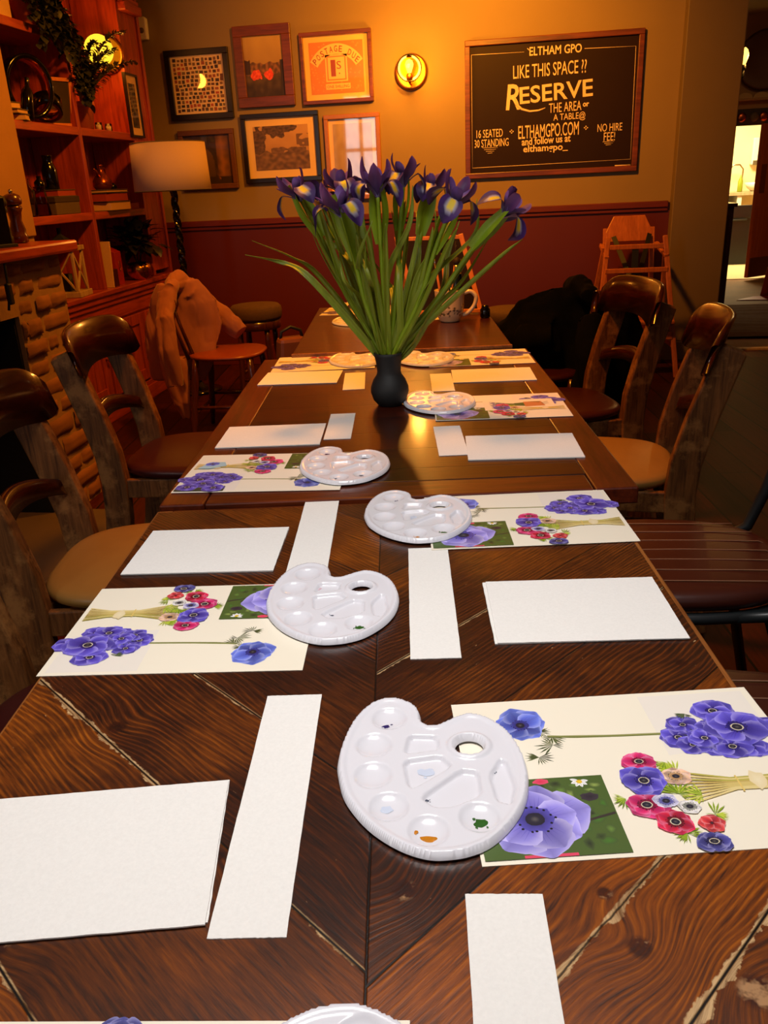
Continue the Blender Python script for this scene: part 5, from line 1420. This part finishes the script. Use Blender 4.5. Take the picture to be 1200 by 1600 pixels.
# high chair
hc = thing('high_chair', 'wooden high chair with black harness beside the olive pillar', 'high chair', (.80, 5.62, 0), R(4))
def hb(name, a, b, w=.03, d=.022): return MB().bar(a, b, w, d, up=(0, 1, 0)).build(name, M['pine'], hc, bevel=.004)
for s in (-1, 1):
    hb('leg', (s*.265, -.24, 0), (s*.175, -.05, .86)); hb('leg', (s*.265, .24, 0), (s*.19, -.02, .80))
    hb('arm_rail', (s*.185, -.09, .74), (s*.175, .17, .80)); hb('side_rail', (s*.24, -.19, .2), (s*.24, .19, .2))
    hb('back_post', (s*.15, .12, .48), (s*.15, .2, .90))
hb('front_rail', (-.175, -.06, .80), (.175, -.06, .80)); hb('front_rail', (-.195, -.10, .66), (.195, -.10, .66))
hb('front_rail', (-.235, -.19, .26), (.235, -.19, .26), .05); hb('front_rail', (-.225, -.16, .36), (.225, -.16, .36), .05)
MB().span((-.17, -.08, .5), (.17, .14, .52)).build('seat', M['pine'], hc, bevel=.004)
MB().span((-.23, -.24, .34), (.23, -.1, .36)).build('footrest', M['pine'], hc, bevel=.004)
LM = Matrix.Rotation(R(-12), 3, 'X')
MB().prism([(-.14, -.06), (.14, -.06), (.15, .0), (.10, .1), (-.10, .1), (-.15, 0)], -.009, .009, Matrix.Rotation(R(80), 3, 'X'), (0, .19, .875)).build('backrest', M['pine'], hc, bevel=.004)
h_ = MB(); h_.bar((-.005, -.062, .81), (-.005, -.075, .60), .04, .006, up=(0, 1, 0)); h_.bar((-.1, .17, .85), (-.02, -.06, .6), .03, .005, up=(0, 1, 0)); h_.bar((.13, .17, .86), (.02, -.06, .58), .03, .005, up=(0, 1, 0))
h_.box((.0, -.07, .6), (.07, .03, .06)); h_.build('harness', M['black'], hc)
# ------------------------------------------------------------------ vase of irises
vz = Z2
vb = at_z(610, 632, vz)
t = thing('vase', 'matt charcoal bulbous vase standing on the middle table', 'vase', (vb.x, vb.y, vz))
k = .001
MB().lathe([(24*k, 0), (29*k, 2*k), (39*k, 14*k), (44.5*k, 32*k), (44*k, 44*k), (38*k, 60*k), (29.5*k, 72*k), (27.5*k, 80*k), (29*k, 98*k), (32*k, 116*k), (34*k, 123*k), (31.5*k, 124*k), (28*k, 112*k), (24*k, 88*k), (8*k, 80*k)], 40).build('body', M['vase'], t)
VT = Vector((vb.x, vb.y, vz+.118))
PUR = S(78, 42, 112); DPU = S(46, 24, 78); LPU = S(126, 82, 158); PINKP = S(156, 84, 132); YEL = S(244, 206, 40); WHT = S(214, 206, 226); PALE = S(128, 116, 176)
def mixc(a, b, t): t = max(0, min(1, t)); return tuple(p+(q_-p)*t for p, q_ in zip(a, b))
def strip(mb, pts, wid, side, colf, fold=0.0, m=4, ruffle=0.0, ph=0.0):
    n = len(pts); rows = []; o = mb.smooth; mb.smooth = True
    for i in range(n):
        tt = i/(n-1); tan = (pts[min(i+1, n-1)]-pts[max(i-1, 0)]).normalized(); s = (side-tan*side.dot(tan)).normalized(); u = s.cross(tan)
        rows.append([mb.vert(pts[i]+s*wid[i]*w+u*(fold*wid[i]*w*w+ruffle*math.sin(tt*9+w*2+ph)*abs(w)), colf(tt, w)) for w in [-1+2*j/m for j in range(m+1)]])
    for a, b in zip(rows, rows[1:]):
        for j in range(m): mb.face((a[j], a[j+1], b[j+1], b[j]))
    mb.smooth = o
def spline(P, n):
    P = [Vector(p) for p in P]; Q = [P[0]*2-P[1]]+P+[P[-1]*2-P[-2]]; out = []
    segs = len(P)-1
    for i in range(n+1):
        f = i/n*segs; a = min(int(f), segs-1); t_ = f-a; p0, p1, p2, p3 = Q[a:a+4]
        out.append(.5*((2*p1)+(p2-p0)*t_+(2*p0-5*p1+4*p2-p3)*t_*t_+(3*p1-p0-3*p2+p3)*t_**3))
    return out
def iris(label, tip, start_dir, q, turn, opened=1.0, size=1.0, leaves=2, gone=0):
    base = VT+Vector((start_dir.x*.018, start_dir.y*.018, -.03))
    t = thing('iris', label, 'flower', tuple(base), 0, 'purple irises in the charcoal vase')
    top = Vector(tip)-base; mid = Vector((start_dir.x*.05+top.x*.28, start_dir.y*.05+top.y*.28, top.z*.45))
    path = spline([Vector((0, 0, 0)), Vector((start_dir.x*.012, start_dir.y*.012, .04)), mid, mid.lerp(top, .55)+Vector((0, 0, .012)), top], 22)
    MB().tube(path, [.0042+.0012*math.sin(PI*i/22) for i in range(23)], 8).build('stem', M['stem'], t)
    ax = (path[-1]-path[-3]).normalized(); sx = ax.orthogonal().normalized(); sy = ax.cross(sx)
    def L(a, r, z): return top+sx*(r*math.cos(a)*size)+sy*(r*math.sin(a)*size)+ax*(z*size)
    def tangent(a): return -sx*math.sin(a)+sy*math.cos(a)
    # green sheath under the bloom
    sh = MB()
    for k_, a in enumerate((turn, turn+PI*.9)):
        pts = [top-ax*.10*size+(sx*math.cos(a)+sy*math.sin(a))*.003]+[L(a, r, z) for r, z in ((.008, -.06), (.011, -.03), (.010, .0), (.007, .03+.012*k_))]
        pts = spline(pts, 8); strip(sh, pts, [.005+.008*math.sin(PI*min(1, .15+.85*i/8)) for i in range(9)], tangent(a), lambda tt, w: S(130, 150, 40), .5, 3)
    sh.build('spathe', M['stem'], t)
    fl = MB()
    for k_ in range(3):
        a = turn+k_*2.094
        j = lambda v: v*q.uniform(.88, 1.12)
        d = opened
        pts = spline([L(a, .004, -.004), L(a, .016*d, .012), L(a, j(.032)*d, .026), L(a, j(.046)*d, .020), L(a, j(.056)*d, .002), L(a, j(.060)*d, -.022)], 14)
        w = [(.0045, .005, .006, .0075, .009, .0115, .015, .019, .0225, .0245, .0245, .022, .017, .010, .002)[i]*size for i in range(15)]
        def cf(tt, w_):
            c = mixc(DPU, PUR, .5+.5*math.sin(tt*7+w_*3))
            if tt < .45: c = mixc(PALE, c, tt/.45)
            e = ((tt-.60)/.16)**2+(w_/.38)**2
            if e < 1: c = YEL
            elif e < 1.7: c = mixc(WHT, c, .5)
            return c
        strip(fl, pts, w, tangent(a), cf, -.25, 10, .0015*size, k_)
        # style arm over the fall
        pts = spline([L(a, .003, .004), L(a, .014*d, .022), L(a, j(.028)*d, .036), L(a, j(.036)*d, .050)], 8)
        strip(fl, pts, [v*size for v in (.006, .008, .010, .0115, .012, .012, .011, .009, .004)], tangent(a), lambda tt, w_: mixc(PALE, LPU, tt+.3*abs(w_)), -.4, 4)
        # standard
        a2 = a+1.047+q.uniform(-.2, .2); lean = j(.020)
        pts = spline([L(a2, .004, .0), L(a2, .012, .020), L(a2, lean*1.1, .036), L(a2, lean*1.5, j(.054)), L(a2, lean*1.6, j(.068))], 10)
        strip(fl, pts, [v*size for v in (.004, .005, .007, .010, .0125, .014, .014, .0125, .010, .007, .001)], tangent(a2), lambda tt, w_: mixc(mixc(DPU, PUR, tt), PINKP, max(0, tt-.25)*.9*abs(w_)+.25*tt), .35, 5, .001*size, k_*2)
    fl.build('petals', M['petal'], t)
    for k_ in range(leaves):
        a = q.uniform(0, 6.28); f0 = q.uniform(.05, .35); i0 = int(f0*22)
        out = Vector((start_dir.x, start_dir.y, 0))*q.uniform(.0, .05)+Vector((q.uniform(-.05, .05), q.uniform(-.05, .05), 0))
        f1 = q.uniform(.75, 1.02)
        e = path[min(22, int(f1*22))]+out*1.2
        pts = spline([path[i0], path[min(22, i0+5)]+out*.25, path[min(22, i0+10)]*.5+e*.5+out*.3, e], 16)
        sd = Vector((math.cos(a), math.sin(a), 0))
        lf = MB(); strip(lf, pts, [(.0075*(1-(i/16)**2.2)+.0006)*q.uniform(.95, 1.05) for i in range(17)], sd, lambda tt, w_: (.2, .3, .05), .55, 4); lf.build('leaf', M['leaf'], t, solid=.0007)
    return t
qi = random.Random(17)
IR = [((470, 312), 1.84, 'iris farthest left in the vase, petals hanging', .4, 1.0, .95),
      ((537, 305), 1.90, 'tall iris left of the centre, behind the lowest bloom', 2.2, .9, 1.05),
      ((533, 336), 1.78, 'lowest front iris with a broad yellow marked petal, left of centre', -1.55, 1.0, 1.08),
      ((590, 305), 1.82, 'iris just left of the centre of the bunch', -1.2, .85, 1.08),
      ((630, 290), 1.88, 'highest iris at the centre of the bunch', -.7, .9, 1.0),
      ((672, 306), 1.92, 'iris right of centre behind the slender pink edged bloom', 1.6, .85, .92),
      ((706, 325), 1.80, 'iris right of centre with a raised pink edged petal', -.3, .9, 1.08),
      ((785, 338), 1.82, 'iris farthest right leaning out on a long stem', -1.0, 1.0, .98),
      ((504, 322), 1.94, 'small iris tucked between the two left blooms', .0, .85, .85),
      ((556, 318), 2.0, 'iris half hidden at the back of the bunch', 1.2, .8, .9)]
for (px, yy, lab, turn, op, sz) in IR:
    tip = at_y(px[0], px[1], yy)
    d = Vector((tip.x-VT.x, tip.y-VT.y, 0)); d = d/max(.25, d.length*1.6)
    iris(lab, tip, d, qi, turn, op, sz*.92, 3)
# extra long leaves arching out of the vase
lv = thing('iris_leaves', 'long loose iris leaves arching out of the vase to both sides', 'leaves', tuple(VT-Vector((0, 0, .03))), 0)
LP = [[(585, 540), (500, 430), (455, 400), (394, 376)], [(585, 548), (490, 440), (440, 410), (383, 398)], [(590, 535), (560, 430), (520, 380), (470, 330)], [(600, 540), (605, 430), (640, 350), (645, 290)], [(625, 545), (625, 440), (622, 380), (612, 330)], [(636, 545), (690, 460), (700, 400), (718, 345)], [(630, 540), (660, 450), (740, 370), (745, 310)], [(628, 540), (650, 440), (680, 380), (680, 330)],
      [(595, 545), (570, 470), (540, 440), (530, 400)], [(612, 545), (590, 450), (560, 380), (566, 330)], [(618, 545), (616, 470), (606, 440), (568, 388)], [(605, 545), (575, 470), (560, 410), (582, 345)], [(640, 545), (680, 480), (720, 440), (765, 370)], [(622, 545), (640, 470), (655, 400), (650, 330)], [(600, 545), (585, 480), (575, 430), (545, 365)]]
for k_, P in enumerate(LP):
    yy = [vb.y, vb.y+qi.uniform(-.04, .03), vb.y+qi.uniform(-.09, .07), vb.y+qi.uniform(-.12, .1)]
    o_ = Vector(lv.location)
    base = Vector((qi.uniform(-.02, .02), qi.uniform(-.02, .02), 0))
    pts = spline([base]+[at_y(p[0], p[1], y_)-o_ for p, y_ in zip(P, yy)], 22)
    lf = MB(); a = qi.uniform(-.6, .6)
    strip(lf, pts, [(.0085*(1-(i/22)**2.4)+.0006) for i in range(23)], Vector((math.cos(a), math.sin(a), 0)), lambda tt, w_: (.2, .3, .05), .5, 4); lf.build('leaf', M['leaf'], lv, solid=.0007)

# ------------------------------------------------------------------ mug of brushes on the farthest table
mc = at_z(703, 502, Z3)
mg = thing('mug', 'cream stoneware mug with small dark flowers, filled with brushes', 'mug', (mc.x, mc.y, Z3))
mb = MB(); q = random.Random(2); prof = [(.030, 0), (.036, .003), (.046, .022), (.0505, .045), (.0515, .07), (.053, .1), (.0545, .112), (.052, .1125), (.0495, .1), (.047, .05), (.02, .012)]
dots = [(q.uniform(3.3, 6.1), q.uniform(.025, .062), q.uniform(.003, .0055), q.choice([(50, 38, 40), (84, 62, 50), (70, 78, 50), (110, 84, 70)])) for _ in range(46)]
n = 160; mb.smooth = True; rings = []
zs = []
for (r0, z0), (r1, z1) in zip(prof, prof[1:]):
    m_ = 1 if z1 < z0 else max(1, int((z1-z0)/.0022))
    for s in range(m_): zs.append((r0+(r1-r0)*s/m_, z0+(z1-z0)*s/m_, z1 >= z0))
zs.append((*prof[-1], False))
for r, z, outer in zs:
    row = []
    for j in range(n):
        a = 2*PI*j/n; c = (232, 204, 162)
        if outer:
            for da, dz, dr, dc in dots:
                if ((a-da)*.05)**2+(z-dz)**2 < dr*dr*(.6+.5*math.sin(5*math.atan2(z-dz, (a-da)*.05))): c = dc; break
        row.append(mb.vert((r*math.cos(a), r*math.sin(a), z), S(*c)))
    rings.append(row)
for A, B in zip(rings, rings[1:]):
    for j in range(n): mb.face((A[j], A[(j+1) % n], B[(j+1) % n], B[j]))
mb.face(rings[0][::-1]); mb.face(rings[-1]); mb.build('body', M['mug'], mg)
hd = MB(); hd.cur = S(232, 204, 162); hd.tube(spline([(.048, 0, .098), (.075, 0, .104), (.094, 0, .085), (.088, 0, .055), (.066, 0, .03), (.045, 0, .022)], 20), .0075, 10); hd.build('handle', M['mug'], mg)
def brush(label, off, lean, Ln, mat, r=.0035, bris=True):
    o = Vector((off[0], off[1], .016)); d = Vector((lean[0], lean[1], 1)).normalized()
    t = thing('paintbrush', label, 'paintbrush', (mc.x+o.x, mc.y+o.y, Z3+o.z), 0, 'brushes in the mug')
    P = lambda s: d*(Ln*s)
    MB().tube([P(0), P(.15), P(.5), P(.74)], [r*.6, r, r*1.15, r*.85], 8).build('handle', mat, t)
    MB().tube([P(.74), P(.86)], [r*.95, r*1.15], 10).build('ferrule', M['ferrule'], t)
    MB().tube([P(.86), P(.92), P(.97), P(1.0)], [r*1.15, r*1.5, r*1.0, r*.15], 8).build('bristles', M['bristle'], t)
brush('pale wooden brush leaning left in the mug', (-.02, 0), (-.16, .05), .24, M['orange_wood'], .004)
brush('second pale wooden brush upright at left in the mug', (-.01, -.015), (-.06, -.02), .26, M['orange_wood'], .004)
brush('thin black handled brush in the middle of the mug', (0, .01), (.0, .02), .27, M['black'], .003)
brush('black handled brush with dark head leaning back in the mug', (.01, .015), (.05, .06), .26, M['black'], .003)
brush('pale brush leaning right across the dark brushes', (.0, -.01), (.11, -.02), .25, M['orange_wood'], .003)
brush('thick blue black brush at the right of the mug', (.018, -.01), (.05, .0), .21, M['blue_black'], .0095)
brush('thick glossy blue black brush behind the right rim of the mug', (.026, .01), (.08, .03), .20, M['blue_black'], .008)
brush('short cream handled brush in front in the mug', (-.004, -.025), (-.03, -.04), .19, M['pages'], .005)

# small framed board standing at the end of the farthest table, behind the mug
bl, br = at_y(652, 462, mc.y+.16), at_y(752, 459, mc.y+.16)
tb = thing('table_board', 'small slanted wood framed chalkboard standing behind the mug', 'chalkboard', ((bl.x+br.x)/2, mc.y+.16, Z3), R(3))
hw_ = (br.x-bl.x)/2; sl = .075; hh_ = .285
f = MB()
for s in (-1, 1): f.bar((s*hw_, 0, 0), (s*hw_-sl, .07, hh_), .018, .016, up=(0, 1, 0))
f.bar((-hw_, 0, .012), (hw_, 0, .012), .014, .018, up=(0, 1, 0)); f.bar((-hw_-sl, .07, hh_-.01), (hw_-sl, .07, hh_-.01), .014, .018, up=(0, 1, 0))
f.build('frame', M['orange_wood'], tb, bevel=.002)
b0 = MB(); b0.prism([(-hw_+.006, .012), (hw_-.006, .012), (hw_-sl-.006, hh_-.01), (-hw_-sl+.006, hh_-.01)], -.003, .003, Matrix(((1, 0, 0), (0, .24, -1), (0, 1, .24)))); b0.build('panel', M['board'], tb)
ft = MB(); ft.bar((hw_-sl, .075, hh_-.02), (hw_-sl*.6, .20, .004), .014, .012, up=(0, 1, 0)); ft.bar((-hw_-sl, .075, hh_-.02), (-hw_-sl*.6, .20, .004), .014, .012, up=(0, 1, 0)); ft.build('rear_leg', M['orange_wood'], tb)
p = at_z(546, 482, Z3)
t = thing('paper_scrap', 'crumpled orange lit paper on the print at the far left of the farthest table', 'paper', (p.x+.02, p.y+.02, Z3+.002), .2)
cr = MB(); q = random.Random(12)
cr.grid(lambda u, v: Vector((-.06+.12*u, -.05+.1*v, .004+.035*abs(noise.noise(Vector((u*3, v*3, 1.7))))+.03*u*v)), 10, 10); cr.build('sheet', M['paper'], t)
p = at_z(738, 478, Z3)
t = thing('salt_pot', 'tiny dark glass pot right of the mug handle', 'pot', (mc.x+.125, mc.y+.06, Z3)); MB().lathe([(.014, 0), (.018, .004), (.018, .03), (.013, .038), (.013, .045), (.003, .046)], 16).build('body', M['gloss_black'], t)

# ------------------------------------------------------------------ seen past the pillar: hall and kitchen
p = at_y(1163, 92, 6.45)
t = thing('wall_light', 'bare flame shaped bulb on a dark bracket at the pillar edge', 'wall light', (1.433, 6.45, p.z), R(0))
bx = p.x-1.433
MB().span((0, -.03, -.16), (.012, .03, -.04)).build('back_plate', M['black'], t, bevel=.004)
MB().tube([(.01, 0, -.12), (bx*.6, 0, -.13), (bx, 0, -.105), (bx, 0, -.06)], .009, 8).lathe([(.012, -.065), (.016, -.055), (.015, -.035)], 12, (bx, 0, 0)).build('bracket', M['black'], t)
MB().lathe([(.010, -.035), (.014, -.025), (.026, .015), (.026, .03), (.017, .055), (.003, .068)], 16, (bx, 0, 0)).build('bulb', M['bulb'], t)
lamp('bracket_glow', 'POINT', (p.x+.06, 6.45, p.z+.01), 6.0, (1, .45, .08), shadow_soft_size=.03)
p = at_y(1197, 93, YH-.06)
t = thing('wall_plate', 'round dark patterned plate on the hall wall at the right photo edge', 'plate', (p.x, YH-.001, p.z))
pm_ = MB(); pm_.lathe([(.02, 0), (.2, .0), (.29, .03), (.3, .05), (.27, .06), (.18, .03), (.02, .026)], 36, M=Matrix.Rotation(PI/2, 3, 'X')); pm_.build('dish', M['frame_carved'], t)
p = at_y(1178, 145, YH-.1)
t = thing('wall_shelf', 'narrow shelf with cream scalloped ornament above the kitchen doorway', 'shelf', (p.x, YH-.001, p.z-.05))
MB().span((-.4, -.12, -.02), (.4, 0, 0)).build('board', M['hall_wall'], t)
o_ = MB(); o_.prism([(-.17+.34*i/24, .055*abs(math.sin(PI*2*i/24))**.5+.004*i/24) for i in range(25)]+[(.17, 0), (-.17, 0)], -.012, .012, Matrix.Rotation(PI/2, 3, 'X'), (0, -.07, 0)); o_.build('ornament', M['pages'], t)
p = at_y(1172, 183, YH-.03)
t = thing('plate_rail', 'dark board with small round medallions above the kitchen doorway', 'panel', (2.72, YH-.001, p.z))
MB().span((-.4, -.03, -.085), (.55, 0, .085)).build('board', M['book_dark'], t, bevel=.003)
for k_, px in enumerate((1159, 1178, 1193)):
    a = at_y(px, 183, YH-.03); MB().lathe([(.005, .03), (.045, .03), (.05, .036), (.03, .042), (.004, .044)], 20, (a.x-2.72, 0, 0), Matrix.Rotation(PI/2, 3, 'X')).build('medallion', M['copper'] if k_ != 1 else M['book_olive'], t)
# kitchen fittings
t = thing('worktop', 'pale worktop along the kitchen back wall', 'worktop', (2.0, 12.88, 0))
MB().span((0, 0, .86), (1.6, .6, .90)).build('top', M['white_wood'], t); MB().span((.06, .02, .0), (.12, .55, .86)).build('leg', M['white'], t); MB().span((1.2, .02, 0), (1.26, .55, .86)).build('leg', M['white'], t)
p = at_y(1170, 330, 12.2)
t = thing('dishwasher', 'dark blue dishwasher with open dark front in the kitchen', 'dishwasher', (2.88, 12.1, 0))
MB().span((-.42, 0, 0), (.36, .6, .62)).build('body', M['navy'], t, bevel=.01); MB().span((-.40, -.02, .60), (.34, .03, .76)).build('control_panel', M['navy'], t, bevel=.006)
MB().tube([(-.3, -.05, .58), (.26, -.05, .58)], .012, 8).build('handle', M['steel'], t)
t = thing('cupboard', 'dark cupboard under the worktop beside the dishwasher', 'cupboard', (2.55, 12.95, 0)); MB().span((-.25, .0, 0), (.35, .5, .85)).build('body', M['book_dark'], t); MB().span((-.23, -.02, .5), (.1, 0, .82)).build('door', M['cream_room'], t)
p = at_y(1155, 303, 13.1)
t = thing('bottle', 'green washing up bottle on the kitchen worktop', 'bottle', (p.x, 13.1, .90)); MB().lathe([(.03, 0), (.035, .01), (.035, .14), (.015, .19), (.012, .22), (.004, .225)], 14).build('body', M['leaf'], t)
p = at_y(1172, 310, 13.15)
t = thing('bowl', 'pale bowl on the kitchen worktop right of the green bottle', 'bowl', (p.x+.06, 13.15, .90)); MB().lathe([(.06, 0), (.12, .05), (.16, .12), (.15, .12), (.1, .05), (.01, .02)], 24).build('body', M['white'], t)
t = thing('tap', 'thin arched kitchen tap above the worktop', 'tap', (p.x-.1, 13.3, .90)); MB().tube([(0, 0, 0), (0, 0, .3), (-.05, 0, .36), (-.14, 0, .36), (-.17, 0, .32)], .012, 8).build('spout', M['ferrule'], t)
p = at_y(1192, 238, 13.3)
t = thing('towel_dispenser', 'white wall dispenser in the bright kitchen', 'dispenser', (p.x, 13.499, p.z)); MB().span((-.12, -.12, -.16), (.14, 0, .2)).build('case', M['white'], t, bevel=.02); MB().span((-.1, -.123, -.16), (.12, -.1, -.1)).build('slot', M['book_olive'], t)
# orange door leaf standing open
e0 = at_y(1180, 300, YH-.25)
dl = struct(MB().bar((e0.x, YH-.25, .845), (e0.x+.75, YH+.35, .845), .045, 1.63, up=(0, 0, 1)).build('door_1', M['orange_door'], bevel=.004))
d_ = (Vector((.75, .6, 0))).normalized(); n_ = Vector((d_.y, -d_.x, 0))
def on_leaf(name, s0, s1, z0, z1, th, mat):
    a = Vector((e0.x, YH-.25, 0))+d_*s0+n_*(.0225+th/2); b = Vector((e0.x, YH-.25, 0))+d_*s1+n_*(.0225+th/2); zc = (z0+z1)/2
    MB().bar((a.x, a.y, zc), (b.x, b.y, zc), th, z1-z0).build(name, mat, dl)
on_leaf('kick_plate', .01, .9, .035, .25, .003, M['brass']); on_leaf('push_plate', .03, .12, .95, 1.25, .004, M['gold'])
# dark furniture just past the pillar
p = at_z(1140, 470, 0)
cx = at_y(1136, 380, 7.8).x
t = thing('hall_cabinet', 'dark reddish wooden cabinet just past the pillar in the hall', 'cabinet', (cx-.14, 7.8, 0))
MB().span((-.3, 0, .05), (.17, .4, .92)).build('body', M['maroon_leather'], t, bevel=.006); MB().span((-.32, -.03, .92), (.19, .42, .95)).build('top', M['bent_wood'], t, bevel=.005); MB().span((-.3, -.04, 0), (.12, .4, .05)).build('plinth', M['soot'], t)
MB().span((-.1, -.012, .12), (.14, 0, .86)).build('door', M['bent_wood'], t, bevel=.004)
t = thing('saucer', 'small white dish on the dark hall cabinet', 'dish', (cx-.03, 7.98, .95)); MB().lathe([(.03, 0), (.05, .008), (.062, .02), (.055, .02), (.01, .008)], 20).build('body', M['white'], t)
p = at_z(1196, 466, 0)
t = thing('floor_sign', 'orange folded floor sign in the hall at the right photo edge', 'sign', (p.x+.12, p.y, 0))
for s in (-1, 1): MB().box((0, s*.09, .15), (.26, .012, .32), Matrix.Rotation(R(-s*-24), 3, 'X')).build('panel', M['paint_ochre'] if False else M['terracotta'], t)
MB().prism([(-.42, -.10), (.12, -.16), (.14, .14), (-.2, .12)], 0, .006).build('foot', M['red_card'], t)
t = thing('floor_rug', 'dark rumpled rug across the hall floor', 'rug', (2.35, 7.55, 0))
rg = MB(); rg.grid(lambda u, v: Vector((-1.1+2.2*u, -.85+1.7*v, .008+.03*abs(noise.noise(Vector((u*2.2, v*11, 4)))))), 40, 46); rg.build('cloth', plain('rug brown', S(84, 52, 24), .9, var=.3, spec=.1, scale=30), t)
